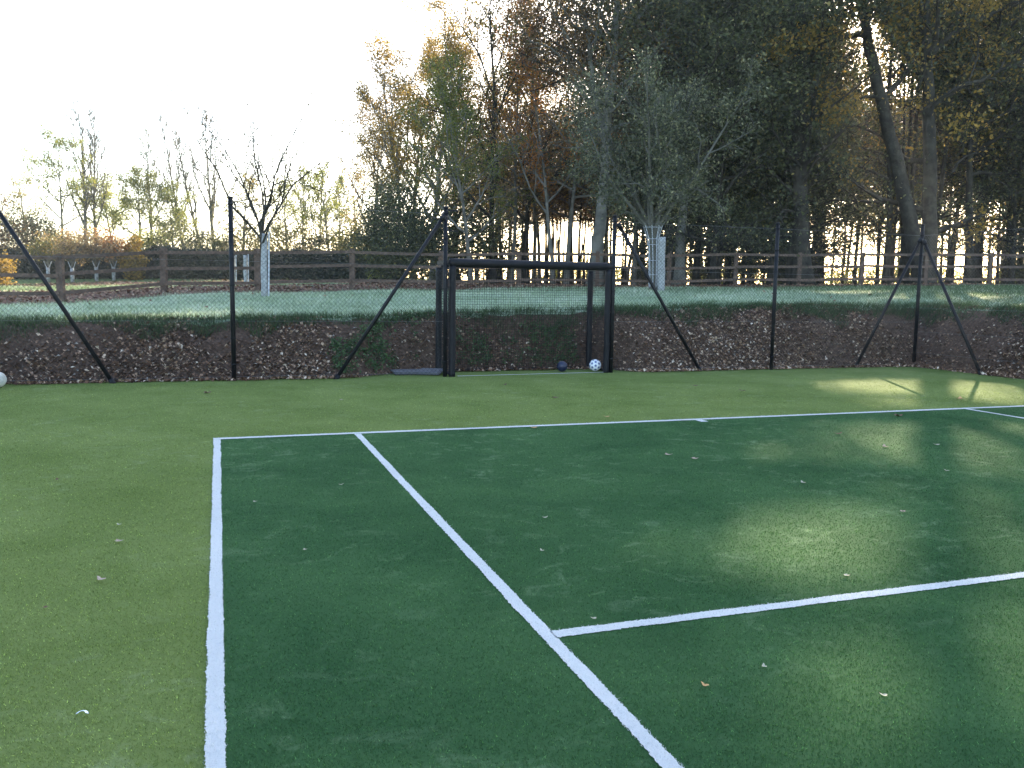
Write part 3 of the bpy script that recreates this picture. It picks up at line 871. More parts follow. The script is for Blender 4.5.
# ------------------------------------------------------------------ wooden fence
WP = [(-170, 19.8), (-45, 21.0), (62, 22.5), (165, 25.3), (258, 26.8), (352, 28), (440, 29), (517, 30), (595, 30.9), (666, 31.6), (732, 32.2), (795, 32.6),
      (857, 33), (920, 33.1), (984, 33.2), (1048, 33.2), (1115, 33.2), (1180, 33.2)]
pts = []
for px, D in WP:
    L = (px-512)/F_PX*D; q = CAM[:2]+_F[:2]*D+_R[:2]*L
    pts.append(np.array([q[0], q[1], height(q[0], q[1])]))
wf = empty('wooden_fence', tuple(pts[7]))
for i, p in enumerate(pts):
    mb = MB(); hgt = 1.26+RNG.uniform(-.03, .03); w = .17 if i < 8 else .14
    mb.box((p[0], p[1], p[2]+hgt/2-.1), (w, w*.85, hgt+.2), rz=-.35+RNG.normal(0, .05))
    mb.box((p[0], p[1], p[2]+hgt+.012), (w*.8, w*.65, .024), rz=-.35)
    mb.build('post', MAT['fence_wood'], wf)
for i in range(len(pts)-1):
    a, b = pts[i], pts[i+1]
    for zz in (1.17, .72, .24):
        off = np.array([_F[0], _F[1], 0])*-.10
        mb = MB(); j = RNG.normal(0, .012, 2)
        m_ = (a+b)/2+np.array([0, 0, zz+RNG.normal(0, .008)])+off
        a2 = a+np.array([0, 0, zz+j[0]])+off; b2 = b+np.array([0, 0, zz+j[1]])+off
        ext = (b2-a2)*.004
        mb.beam(a2+ext, b2-ext, .045, .095)
        mb.build('rail', MAT['fence_wood'], wf)
tag(wf, 'brown post and rail fence with three rails along the field edge', 'fence'); parented(wf)

# ------------------------------------------------------------------ trees
GA = 2.39996
def perp(d, rng):
    r = rng.normal(size=3); r -= d*(r@d); return r/np.linalg.norm(r)
class Tree:
    store = {}
    def __init__(s, seed, sides=(9, 6, 4, 3)):
        s.rng = np.random.default_rng(seed); s.wood = MB(); s.lp = []; s.sides = sides; s.spans = []
    def grow(s, p, d, L, r, lvl, S):
        rng = s.rng; n_ = S['seg'][lvl]; pts_ = [np.array(p, float)]; d = np.array(d, float)/np.linalg.norm(d); dirs = [d]
        for i in range(n_):
            d = d+rng.normal(0, S['wig'][lvl], 3)+np.array([0, 0, S['up'][lvl]])
            d /= np.linalg.norm(d); pts_.append(pts_[-1]+d*L/n_); dirs.append(d)
        pts_ = np.array(pts_); t = np.linspace(0, 1, n_+1)
        rad = np.maximum(r*(1-t*(1-S['tip'][lvl])), S.get('rmin', .004))
        if lvl == 0: rad = rad*(1+.55*np.exp(-t*14))
        f0 = len(s.wood.f)
        s.wood.tube(pts_, rad, s.sides[min(lvl, len(s.sides)-1)], lvl == 0)
        if lvl >= 1: s.spans.append((f0, len(s.wood.f), pts_, lvl))
        s.branch(pts_, rad, L, lvl, S)
    def branch(s, pts_, rad, L, lvl, S):
        rng = s.rng; n_ = len(pts_)-1
        def at(t):
            x_ = t*n_; i = min(int(x_), n_-1); f = x_-i
            dd = pts_[i+1]-pts_[i]
            return pts_[i]*(1-f)+pts_[i+1]*f, dd/np.linalg.norm(dd), rad[i]*(1-f)+rad[i+1]*f
        if lvl < S['max']:
            nb = S['nb'][lvl]; a0 = rng.uniform(0, 6.28)
            for k_ in range(nb):
                t = S['t0'][lvl]+(1-S['t0'][lvl])*((k_+rng.uniform(.1, .9))/nb)
                q, dd, rr = at(t)
                ang = R(S['ang'][lvl]+rng.normal(0, 9)) * (1-.35*t if lvl == 0 else 1)
                e = perp(dd, rng)
                if lvl == 0:
                    az = a0+k_*GA; e = np.array([math.cos(az), math.sin(az), 0]); e -= dd*(e@dd); e /= np.linalg.norm(e)
                nd = dd*math.cos(ang)+e*math.sin(ang)
                u = (t-S['t0'][lvl])/(1-S['t0'][lvl]+1e-6)
                shp = S['shape'](u) if lvl == 0 else (1-.45*u)
                ln = L*S['lr'][lvl]*shp*rng.uniform(.75, 1.2)
                s.grow(q, nd, ln, min(rr*.75, rr*.35+ln*.012), lvl+1, S)
        if lvl >= S['leaf']:
            m_ = S['lpn'][lvl-S['leaf']] if isinstance(S['lpn'], (list, tuple)) else S['lpn']
            for t in rng.uniform(S.get('lt', .3), 1, m_):
                q, dd, rr = at(t); s.lp.append(q+rng.normal(0, S.get('lj', .1), 3))
    def leaves(s, per, spread, size, asp=.62, tone=.25, droop=0.0, keep=None):
        C = np.array(s.lp); rng = s.rng
        if keep is not None: C = C[keep(C)]
        n_ = len(C); ct = rng.uniform(-1, 1, n_)*tone
        P = np.repeat(C, per, 0)+rng.normal(0, spread, (n_*per, 3))*np.array([1, 1, .8])
        m_ = len(P); v = np.clip(rng.beta(2, 2.6, m_)+np.repeat(ct, per), 0, 1)
        u = rng.normal(size=(m_, 3)); u[:, 2] -= droop; u /= np.linalg.norm(u, axis=1, keepdims=True)
        w = np.cross(u, rng.normal(size=(m_, 3))); w /= np.linalg.norm(w, axis=1, keepdims=True)+1e-9
        sz = size*rng.uniform(.55, 1.35, m_)
        u *= (sz/2)[:, None]; w *= (sz/2*asp)[:, None]
        return np.stack([P-u, P+w, P+u, P-w], 1), v

def finish(T, name, bark, leafm, label, cat, loc, group=None, leafargs=None, rz=0.0, sc=1.0, crown='crown'):
    root = empty(name, loc, rz); root.scale = (sc, sc, sc)
    tr = T.wood.build('trunk', bark, root, True); Tree.store[tr.data.name] = T.spans
    if leafargs and T.lp and leafargs['per'] > 0:
        Vq, v = T.leaves(**leafargs)
        fast_mesh(crown, Vq, 4, leafm, root, {'v': v})
    tag(root, label, cat, group)
    return root

def spot(px, D):
    L = (px-512)/F_PX*D; q = CAM[:2]+_F[:2]*D+_R[:2]*L
    return (q[0], q[1], float(height(q[0], q[1]))-.05)

round_shape = lambda u: .55+.9*math.sin(min(1, u*.9+.12)*math.pi)*.6
cone_shape = lambda u: 1.1-.8*u
def S_wood(t0=.30, nb=26, up=.01):
    return dict(seg=(9, 6, 4, 3), wig=(.035, .14, .2, .25), up=(.02, up, .04, 0), tip=(.12, .2, .3, .4), max=2, nb=(nb, 7), t0=(t0, .25), ang=(76, 50),
                lr=(.30, .42), shape=round_shape, leaf=1, lpn=[5, 5], lt=.25, lj=.12)

print('trees...')
# --- belt of the wood: a few grown kinds, then copies
kinds = []
for i, (H, r, t0, nb, lm, bark, per, spread) in enumerate((
    (19, .17, .27, 38, 'leaf_dark', 'bark_dark', 15, .40),
    (16, .13, .13, 38, 'leaf_dark', 'bark_dark', 15, .40),
    (21, .20, .27, 38, 'leaf_olive', 'bark_dark', 14, .42),
    (17, .11, .33, 30, 'leaf_gold', 'bark_dark', 13, .40),
    (18, .15, .24, 36, 'leaf_russet', 'bark_dark', 13, .40),
    (8, .07, .08, 26, 'leaf_dark', 'bark_dark', 14, .34),
    (15, .12, .28, 24, 'leaf_gold', 'bark_birch', 4, .34),
    (14, .11, .30, 24, 'leaf_tan', 'bark_grey', 4, .34),
    (18, .13, .30, 28, 'leaf_gold', 'bark_dark', 7, .38),  # gold leaf colour stands for light from behind
    (19, .14, .27, 30, 'leaf_olive', 'bark_dark', 8, .38),
    (15, .085, .50, 16, 'leaf_russet', 'bark_dark', 7, .32))):
    T = Tree(100+i); T.grow((0, 0, -.2), (0, 0, 1), H, r, 0, S_wood(t0, nb))
    o = finish(T, 'woodland_tree', MAT[bark], MAT[lm], 'x', 'tree', (0, 0, 0), None, dict(per=per, spread=spread, size=.135))
    kinds.append(o)
used = set()
GRP = 'slim trees of the wood behind the wooden fence'
rowname = {0: 'front', 1: 'second', 2: 'middle', 3: 'fourth', 4: 'rear', 5: 'last'}
kindword = ['dark green', 'slim dark green', 'tall olive-leaved', 'thin golden-leaved', 'russet-leaved', 'short bushy dark', 'airy golden', 'airy tan-leaved', 'backlit golden', 'loose olive', 'thin pole-like']
KEYS = [(on_ground(805, 548), .75), (on_ground(820, 548), .5), (on_ground(938, 388), 1.2), (on_ground(1010, 398), .6), (on_ground(880, 386), .6), (on_ground(900, 450), .5)]
def clear_of_sun(px, D):
    for _ in range(12):
        x, y, z = spot(px, D); hit = False
        for c, w in KEYS:
            dx, dy = x-c[0], y-c[1]; side = dx*math.cos(SUN_AZ)-dy*math.sin(SUN_AZ)
            if abs(side) < w*.8: hit = True
        if not hit: return px
        px += 5
    return px
def place(kind, px, D, rz, sc, label):
    if kind != 10: px = clear_of_sun(px, D)
    src = kinds[kind]
    if kind in used: o = copy_tree(src)
    else: o = src; used.add(kind)
    o.location = spot(px, D); o.rotation_euler = (RNG.normal(0, .025), RNG.normal(0, .025), rz); o.scale = (sc*RNG.uniform(.9, 1.1),)*2+(sc,)
    tag(o, label, 'tree', GRP)
    return o
rows = [(37, 500, 1130, 58), (41, 500, 1150, 44), (46, 470, 1160, 36), (51, 490, 1170, 32), (57, 470, 1180, 26), (63, 480, 1190, 24)]
cnt = 0
rr_ = np.random.default_rng(5)
for ri, (D, p0, p1, stp) in enumerate(rows):
    px = p0+rr_.uniform(0, 20)
    while px < p1:
        if px < 640 and ri in (0, 2, 5): px += stp*1.2; continue
        if px < 640: kk = rr_.choice([6, 7, 6])
        elif px > 935: kk = rr_.choice([8, 9, 0, 1, 5, 1])
        elif px > 855: kk = rr_.choice([8, 9, 8, 9, 0])
        else: kk = rr_.choice([0, 1, 0, 1, 1, 5])
        if ri == 5 and 600 < px < 830: kk = rr_.choice([0, 2, 3])
        if px > 830 and ri in (0, 3): px += stp; continue
        DD = D+rr_.uniform(-1.8, 1.8)
        topmax = 3.0
        sc = rr_.uniform(.85, 1.1)
        if px < 600: sc *= .85+.0016*(px-500)
        place(int(kk), px, DD, rr_.uniform(0, 6.28), sc, f'{kindword[int(kk)]} tree in the {rowname[ri]} row of the wood')
        cnt += 1
        px += stp*rr_.uniform(.7, 1.3)
for D, p0, p1, stp in ((49, 500, 1130, 30), (60, 495, 1130, 21), (66, 500, 1130, 17), (54, 470, 650, 12), (70, 470, 650, 9)):
    px = p0
    while px < p1:
        place(10, px, D+rr_.uniform(-1.5, 1.5), rr_.uniform(0, 6.28), rr_.uniform(.8, 1.1)*(.6 if px < 640 else 1), 'thin pole-like tree with bare lower trunk deep in the wood').scale.x = 1.3
        px += stp*rr_.uniform(.5, 1.5)
for i, o in enumerate(kinds):
    if i not in used:
        for ch in list(o.children): bpy.data.objects.remove(ch)
        bpy.data.objects.remove(o)
print('belt', cnt)

# --- single trees that can be told apart
def path_tree(seed, D, limbs, S, bark, leafm, label, leafargs, name='tree', group=None, t_leaf=0.3):
    """limbs: list of (pixel path, r0, r1, n_branches, branch_len)"""
    T = Tree(seed); base = np.array(unproj(limbs[0][0][0][0], limbs[0][0][0][1], D))
    x0, y0, z0 = spot(limbs[0][0][0][0], D); base = np.array([x0, y0, z0])
    for li, (pp, r0, r1, nb, bl) in enumerate(limbs):
        W = []
        for q in pp:
            Dq = D+(q[2] if len(q) > 2 else 0)
            W.append(unproj(q[0], q[1], Dq))
        if li == 0: W[0][2] = z0-.1
        W = np.array(W)-base
        # resample smoothly
        tt = np.linspace(0, len(W)-1, (len(W)-1)*4+1); Wi = np.stack([np.interp(tt, np.arange(len(W)), W[:, k_]) for k_ in range(3)], 1)
        Ws = Wi.copy()
        for _ in range(2): Ws[1:-1] = (Ws[:-2]+Ws[1:-1]*2+Ws[2:])/4
        Ws += T.rng.normal(0, .02, Ws.shape)
        rad = np.linspace(r0, r1, len(Ws))
        if li == 0: rad = rad*(1+.6*np.exp(-np.linspace(0, 1, len(Ws))*16))
        T.wood.tube(Ws, rad, 11, True)
        S2 = dict(S); S2['nb'] = (nb,)+tuple(S['nb'][1:]); Ltot = np.linalg.norm(np.diff(Ws, axis=0), axis=1).sum()
        S2['lr'] = (bl/Ltot,)+tuple(S['lr'][1:]); 
        if len(pp) and li > 0: S2['t0'] = (max(.15, S['t0'][0]*.5),)+tuple(S['t0'][1:])
        if nb: T.branch(Ws, rad, Ltot, 0, S2)
    root = finish(T, name, bark, leafm, label, 'tree', tuple(base), group, leafargs)
    return root

S_oak = dict(seg=(9, 7, 5, 3), wig=(.03, .17, .22, .25), up=(.0, .04, .02, 0), tip=(.2, .2, .3, .4), max=3, nb=(12, 6, 4), t0=(.35, .25, .2), ang=(62, 52, 48),
             lr=(.3, .45, .5), shape=round_shape, leaf=2, lpn=[4, 4], lt=.25, lj=.1)
# big two-stemmed tree on the right, leaves coloured gold to look sunlit
path_tree(201, 34.5, [
    ([(924, 290), (920, 265), (905, 200), (886, 115), (868, 45), (856, -30, .5), (846, -120, 1)], .36, .12, 13, 4.2),
    ([(926, 288), (930, 235), (930, 160), (927, 70), (924, -10), (930, -110)], .34, .13, 14, 4.2),
    ([(868, 34), (848, 36, -.6), (822, 42, -1.2), (796, 38, -1.8), (770, 46, -2.4)], .14, .035, 3, .9),
    ([(884, 100), (870, 95, -.4), (852, 103, -.8), (836, 118, -1.2)], .07, .025, 4, 1.0),
    ([(926, 30), (905, 10, -.3), (886, -20, -.5)], .12, .05, 5, 2.0),
    ([(927, 60), (955, 30, .5), (1000, 10, 1.0), (1050, -10, 1.5)], .12, .04, 7, 2.2),
], S_oak, MAT['bark_dark'], MAT['leaf_gold'], 'large leaning tree with two thick stems and leaves coloured gold-lit behind the court corner', dict(per=3, spread=.30, size=.15))
# massive dark trunk
path_tree(202, 35, [([(803, 289), (801, 240), (800, 165), (799, 60), (803, -60), (800, -160)], .36, .12, 24, 4.4)],
          S_oak, MAT['bark_dark'], MAT['leaf_dark'], 'massive dark-trunked tree behind the middle right fence post', dict(per=9, spread=.36, size=.16))
path_tree(203, 36, [([(678, 286), (681, 240), (686, 170), (690, 70), (695, -40), (697, -140)], .21, .07, 24, 4.0)],
          S_oak, MAT['bark_grey'], MAT['leaf_dark'], 'straight grey-trunked tree right of the guarded willow-green tree', dict(per=9, spread=.34, size=.15))
# dark branchy tree left of it, light trunk
path_tree(204, 34, [
    ([(594, 290), (598, 240), (604, 190), (607, 130), (614, 60), (618, -10), (622, -90)], .27, .08, 16, 3.4),
    ([(606, 150), (597, 110, -.3), (590, 60, -.6), (585, 10, -.8), (575, -50, -1)], .12, .05, 12, 2.9),
    ([(590, 70), (572, 45, -.6), (556, 20, -.8), (545, -10, -1)], .07, .03, 8, 1.8),
    ([(600, 100), (580, 62, .3), (556, 42, .8), (535, 32, 1)], .06, .025, 8, 1.6),
], S_oak, MAT['bark_grey'], MAT['leaf_russet'], 'tall branchy tree with dark leaves rising right behind the goal', dict(per=3, spread=.24, size=.11))
# autumn trees of the outlier group, upper middle
S_birch = dict(rmin=.012, seg=(9, 7, 5, 3), wig=(.04, .12, .18, .2), up=(.02, .10, .05, 0), tip=(.12, .2, .3, .4), max=3, nb=(16, 6, 4), t0=(.22, .2, .2), ang=(48, 42, 42),
               lr=(.42, .42, .5), shape=lambda u: 1.05-.55*u, leaf=2, lpn=[3, 4], lt=.2, lj=.08)
def birch(seed, px, D, H, r, lm, label, per=5, size=.11, S=S_birch, bark='bark_birch', name='autumn_tree', lean=(0, 0), spread=.2, group=None):
    if name == 'autumn_tree': size *= .72; per = int(per*2.1)
    T = Tree(seed); T.grow((0, 0, -.1), (lean[0], lean[1], 1), H, r, 0, S)
    return finish(T, name, MAT[bark], MAT[lm], label, 'tree', spot(px, D), group, dict(per=per, spread=spread, size=size))
GA2 = 'autumn trees at the left end of the wood'
birch(301, 398, 42, 10.0, .13, 'leaf_gold', 'broad airy tree at the left end of the wood', 4, .12, group=GA2)
birch(302, 432, 40, 9.8, .14, 'leaf_gold', 'golden tree just left of the first goal post top', 6, .12, group=GA2)
birch(303, 455, 44, 13.2, .15, 'leaf_gold', 'tall golden-brown tree above the left goal post', 5, .12, bark='bark_dark', group=GA2)
birch(304, 492, 39, 13.6, .14, 'leaf_olive', 'tall olive tree above the left half of the goal', 4, .12, bark='bark_dark', group=GA2)
birch(305, 520, 43, 14.0, .15, 'leaf_gold', 'tall golden tree over the middle of the goal', 4, .12, bark='bark_dark', group=GA2)
birch(306, 551, 38, 11.0, .10, 'leaf_orange', 'slender orange-leaved tree over the right half of the goal', 5, .12, group=GA2)
birch(307, 413, 47, 11.5, .14, 'leaf_gold', 'golden tree at the back of the left end of the wood', 5, .12, group=GA2)
birch(308, 372, 45, 8.8, .11, 'leaf_tan', 'low outermost tan tree of the wood', 4, .11, group=GA2)
birch(309, 470, 36.5, 8.0, .10, 'leaf_yellowgreen', 'small yellow-green tree behind the left goal post', 5, .10, group=GA2)

# --- grey-green guarded tree right of the goal
S_will = dict(rmin=.010, seg=(5, 7, 5, 4), wig=(.03, .12, .2, .25), up=(.0, .13, .05, -.03), tip=(.7, .2, .3, .4), max=3, nb=(15, 7, 5), t0=(.72, .15, .2), ang=(46, 40, 45),
              lr=(1.75, .40, .45), shape=lambda u: .8+.35*math.sin(u*3), leaf=2, lpn=[4, 5], lt=.1, lj=.08)
T = Tree(401); T.grow((0, 0, -.1), (.0, .0, 1), 2.3, .12, 0, S_will)
finish(T, 'guarded_tree', MAT['bark_grey'], MAT['leaf_grey'], 'grey-green fine-leaved tree growing out of a mesh guard right of the goal', 'tree', spot(651, 27.5), None,
       dict(per=10, spread=.20, size=.095, asp=.5, droop=.3, tone=.45))
# --- bare orchard tree with guard left
S_orch = dict(rmin=.006, seg=(5, 7, 6, 4), wig=(.03, .18, .25, .3), up=(.0, .07, .02, 0), tip=(.7, .2, .3, .4), max=3, nb=(9, 7, 5), t0=(.70, .2, .2), ang=(52, 42, 45),
              lr=(1.55, .42, .45), shape=lambda u: .8+.35*math.sin(u*3), leaf=2, lpn=[1, 2], lt=.2, lj=.05)
T = Tree(411); T.grow((0, 0, -.1), (.0, .0, 1), 2.15, .058, 0, S_orch)
finish(T, 'orchard_tree', MAT['bark_dark'], MAT['leaf_russet'], 'nearly bare orchard tree growing out of a pale tube guard on the frosted grass', 'tree', spot(264, 23.5), None,
       dict(per=3, spread=.08, size=.055))

def mesh_guard(px, D, H, r, label, lean=0.0, flare=.0, stakes=1, frame=True):
    x0, y0, z0 = spot(px, D)
    root = empty('tree_guard', (x0, y0, z0))
    mb = MB(); pts_ = []; n_ = 10
    for i in range(n_+1):
        t = i/n_
        pts_.append((lean*t, 0, t*H))
    rad = np.array([r*(1+.10*math.sin(i*1.7)) for i in range(n_+1)])
    # wrinkled sleeve, open at the top
    rr2 = []
    V = []; sides = 14
    for i in range(n_+1):
        for k_ in range(sides):
            a = k_*2*math.pi/sides; q = r*(1+.07*math.sin(3*a+i)+.04*math.sin(i*2.1))
            V.append((pts_[i][0]+q*math.cos(a), q*math.sin(a), pts_[i][2]))
    f = [(i*sides+k_, i*sides+(k_+1) % sides, (i+1)*sides+(k_+1) % sides, (i+1)*sides+k_) for i in range(n_) for k_ in range(sides)]
    mb.add(V, f); o = mb.build('sleeve', MAT['guard'], root, True)
    sm = o.modifiers.new('thick', 'SOLIDIFY'); sm.thickness = .008
    if frame:
        for sx in ((-1, 1) if stakes > 1 else (1,)):
            mb = MB(); mb.tube([(sx*r*1.35, -.02, -.2), (sx*r*1.5+lean, -.02, H+.05)], .025, 6); mb.build('stake', MAT['guard_frame'], root)
    tag(root, label, 'tree guard', 'tree guards')
    return root
mesh_guard(264, 23.45, 1.75, .085, 'pale tube guard round the nearly bare orchard tree', .03)
# wire guard with flared top and separate pale sleeve by the grey-green tree
def wire_guard(px, D, H, label):
    x0, y0, z0 = spot(px, D); root = empty('wire_guard', (x0, y0, z0))
    for k_ in range(8):
        a = k_*math.pi/4+.2; c_, s_ = math.cos(a), math.sin(a)
        mb = MB(); P = [(.13*c_+.0, .13*s_, 0), (.15*c_-.03, .15*s_, H*.5), (.17*c_-.07, .17*s_, H*.8), (.30*c_-.09, .30*s_, H)]
        mb.tube(P, .013, 5); mb.build('upright', MAT['guard_frame'], root)
    for zz, rr2, ox in ((.08, .135, 0), (.55, .145, -.015), (1.0, .155, -.03), (1.5, .165, -.055), (H*.8, .18, -.07), (H*.97, .29, -.088)):
        th = np.linspace(0, 2*math.pi, 15); mb = MB()
        mb.tube(np.stack([ox+rr2*np.cos(th), rr2*np.sin(th), zz+0*th], 1), .010, 5, False); mb.build('hoop', MAT['guard_frame'], root)
    tag(root, label, 'tree guard', 'tree guards')
wire_guard(651, 27.5, 2.1, 'flared metal wire guard round the grey-green tree right of the goal')
mesh_guard(659, 27.1, 1.75, .11, 'pale mesh sleeve standing right beside the flared wire guard', -.04, frame=False)
for px, D, lab in ((238, 38, 'pale guard seen just right of the left fence post, beyond the wooden fence'), (232, 39, 'pale guard half hidden by the left fence post')):
    mesh_guard(px+(8 if px > 235 else 2), D, 1.35, .085, lab, stakes=1)

# --- background trees and shrubs on the left
S_bare = dict(rmin=.019, seg=(10, 7, 5, 3), wig=(.03, .08, .12, .2), up=(.02, .16, .08, 0), tip=(.1, .15, .3, .4), max=3, nb=(16, 5, 4), t0=(.3, .25, .2), ang=(34, 32, 40),
              lr=(.34, .45, .5), shape=cone_shape, leaf=2, lpn=[1, 1], lt=.5, lj=.05)
GB = 'distant trees beyond the orchard'
def bare(seed, px, D, H, r, label, lean=(0, 0), lm='leaf_olive', per=0):
    return birch(seed, px, D, H, r, lm, label, per, .10, S_bare, 'bark_grey', 'bare_tree', lean, .12, GB)
bare(501, 90, 66, 12.4, .17, 'tallest bare tree of the left skyline, slim upright stems')
bare(502, 97, 67, 11.6, .15, 'second slim bare stem beside the tallest bare tree', (.05, .02))
bare(503, 156, 68, 10.4, .13, 'slim bare-topped tree between the golden bushes and the poplars', (-.06, -.02), 'leaf_yellowgreen', 2)
bare(504, 189, 70, 11.8, .15, 'leftmost leaning bare poplar of the row of three', (-.12, -.05))
bare(505, 208, 70, 11.2, .14, 'middle leaning bare poplar of the row of three', (-.22, -.08))
bare(506, 216, 70, 12.4, .17, 'rightmost and tallest poplar of the row of three', (-.03, 0))
bare(507, 318, 62, 7.6, .09, 'thin bare-topped tree right of the guarded orchard tree', (.02, 0), 'leaf_yellowgreen', 3)
bare(508, 338, 64, 7.4, .08, 'thin stemmed tree nearest the left end of the wood', (.0, 0), 'leaf_yellowgreen', 3)
bare(509, 304, 66, 7.6, .08, 'thin stemmed tree with pale twigs left of a similar pair', (-.03, 0), 'leaf_yellowgreen', 3)
S_layer = dict(seg=(9, 7, 5, 3), wig=(.03, .10, .16, .2), up=(.02, .03, .0, 0), tip=(.12, .2, .3, .4), max=3, nb=(13, 6, 3), t0=(.35, .2, .2), ang=(68, 45, 42),
               lr=(.36, .40, .5), shape=lambda u: 1.15-.65*u, leaf=2, lpn=[3, 3], lt=.3, lj=.06)
def layered(seed, px, D, H, label, lm='leaf_yellowgreen', per=9, size=.12, t0=.35):
    S2 = dict(S_layer); S2['t0'] = (t0, .2, .2)
    return birch(seed, px, D, H, .12, lm, label, per, size, S2, 'bark_grey', 'leafy_tree', (0, 0), .22, GB)
layered(511, 66, 64, 9.8, 'layered yellow-green tree left of the tallest bare tree')
layered(512, 140, 66, 7.4, 'yellow-green tree between the tallest bare tree and the slim one')
layered(513, 175, 66, 6.2, 'low yellow-green tree left of the poplars')
layered(514, 30, 66, 7.0, 'sparse tree near the left edge of the skyline', 'leaf_olive', 3)
layered(515, 118, 69, 7.0, 'yellow-green tree right of the tallest bare tree')
layered(516, 243, 60, 6.6, 'olive and yellow tree behind the guarded orchard tree', 'leaf_olive', 4)
layered(517, 288, 62, 6.2, 'yellow-green tree right behind the guarded orchard tree', 'leaf_yellowgreen', 5)
layered(518, 330, 60, 6.8, 'yellow-green leafy tree behind the thin stems', 'leaf_yellowgreen', 5)
layered(519, 355, 66, 7.8, 'pale leafy tree against the left end of the wood', 'leaf_olive', 4)
layered(520, -8, 62, 6.6, 'brownish tree cut by the left edge', 'leaf_russet', 5)
layered(521, -60, 62, 8.0, 'tree beyond the left edge', 'leaf_olive', 5)

def shrub(seed, px, D, H, W_, lm, label, n_=420, per=14, size=.14, name='shrub', stems=7, group='shrubs and bushes below the distant trees'):
    rng = np.random.default_rng(seed); root = empty(name, spot(px, D)); T = Tree(seed)
    for i in range(stems):
        a = rng.uniform(0, 6.28); p = np.array([rng.normal(0, W_*.08), rng.normal(0, W_*.08), -.1]); q = np.array([math.cos(a)*W_*.3, math.sin(a)*W_*.3, H*.75])
        T.wood.tube([p, (p+q)/2+np.array([0, 0, H*.1]), q], [.04, .03, .012], 5)
    T.wood.build('stem', MAT['bark_dark'], root, True)
    u = rng.normal(size=(n_, 3)); u /= np.linalg.norm(u, axis=1, keepdims=True)
    rad = rng.uniform(.25, 1, (n_, 1))**.45
    lump = 1+.22*np.sin(u[:, :1]*4+seed)+.18*np.sin(u[:, 2:]*6+seed*2)+.15*np.sin(u[:, 1:2]*5+seed*.7)
    C = u*rad*lump*np.array([W_/2, W_/2, H*.5])+np.array([0, 0, H*.52]); C[:, 2] = np.abs(C[:, 2])
    T.lp = list(C)
    Vq, v = T.leaves(per, .13*min(W_, H)*.6, size)
    fast_mesh('foliage', Vq, 4, MAT[lm], root, {'v': v}); tag(root, label, 'shrub', group)
    return root
shrub(601, 35, 58, 4.2, 3.6, 'leaf_dark', 'dark evergreen shrub near the left edge', 500, 16)
shrub(602, 5, 55, 3.6, 3.6, 'leaf_russet', 'brownish bush at the left edge')
shrub(603, 2, 40, 1.6, 1.2, 'leaf_gold', 'bright yellow bush low at the left edge', 200, 12, .10)
shrub(604, 134, 51.5, 2.3, 1.5, 'leaf_gold', 'bright orange-yellow bush over the wooden fence')
shrub(605, 180, 60, 3.4, 4.2, 'leaf_dark', 'dark bush below the poplars')
shrub(606, 215, 60, 3.3, 4.0, 'leaf_dark', 'dark bush left of the guarded orchard tree')
shrub(607, 250, 60, 3.6, 3.8, 'leaf_olive', 'olive bush behind the guarded orchard tree')
shrub(608, 290, 58, 3.6, 4.0, 'leaf_olive', 'olive bush right of the guarded orchard tree')
shrub(609, 325, 58, 3.4, 3.6, 'leaf_dark', 'dark bush below the thin stemmed trees')
shrub(610, 356, 55, 3.6, 3.0, 'leaf_olive', 'olive bush left of the dark evergreen')
shrub(611, 396, 36, 3.7, 3.5, 'leaf_dark', 'large rounded dark evergreen left of the goal', 1500, 18, .10)
shrub(612, 373, 40, 2.0, .8, 'leaf_yellowgreen', 'small bright yellow-green sapling by the dark evergreen', 80, 10, .10)
shrub(613, 68, 62, 3.4, 3.8, 'leaf_olive', 'olive bush below the layered yellow-green tree')
shrub(614, 152, 60, 3.0, 2.6, 'leaf_yellowgreen', 'yellow-green bush left of the dark bush below the poplars')
for i, (px, D, H, W_, lm, lab) in enumerate((
    (452, 38, 3.6, 3.4, 'leaf_dark', 'dark bush behind the left goal post'), (492, 44, 3.6, 3.6, 'leaf_dark', 'dark bush under the autumn trees'),
    (430, 42, 3.2, 3.0, 'leaf_olive', 'olive bush right of the large dark evergreen'))):
    shrub(620+i, px, D, H, W_, lm, lab, 420, 14, .13, group='shrubs and bushes below the distant trees')

proto = shrub(640, 560, 64, 1.7, 4.2, 'leaf_yellowgreen', 'low yellow-green brush on the far side of the wood', 260, 12, .13, group='low brush behind the wood')
for px in range(600, 1130, 42):
    c_ = copy_tree(proto); c_.location = spot(px+RNG.uniform(-12, 12), 64+RNG.uniform(-3, 3)); c_.rotation_euler = (0, 0, RNG.uniform(0, 6)); q = RNG.uniform(.6, 1.15); c_.scale = (1, 1, q)
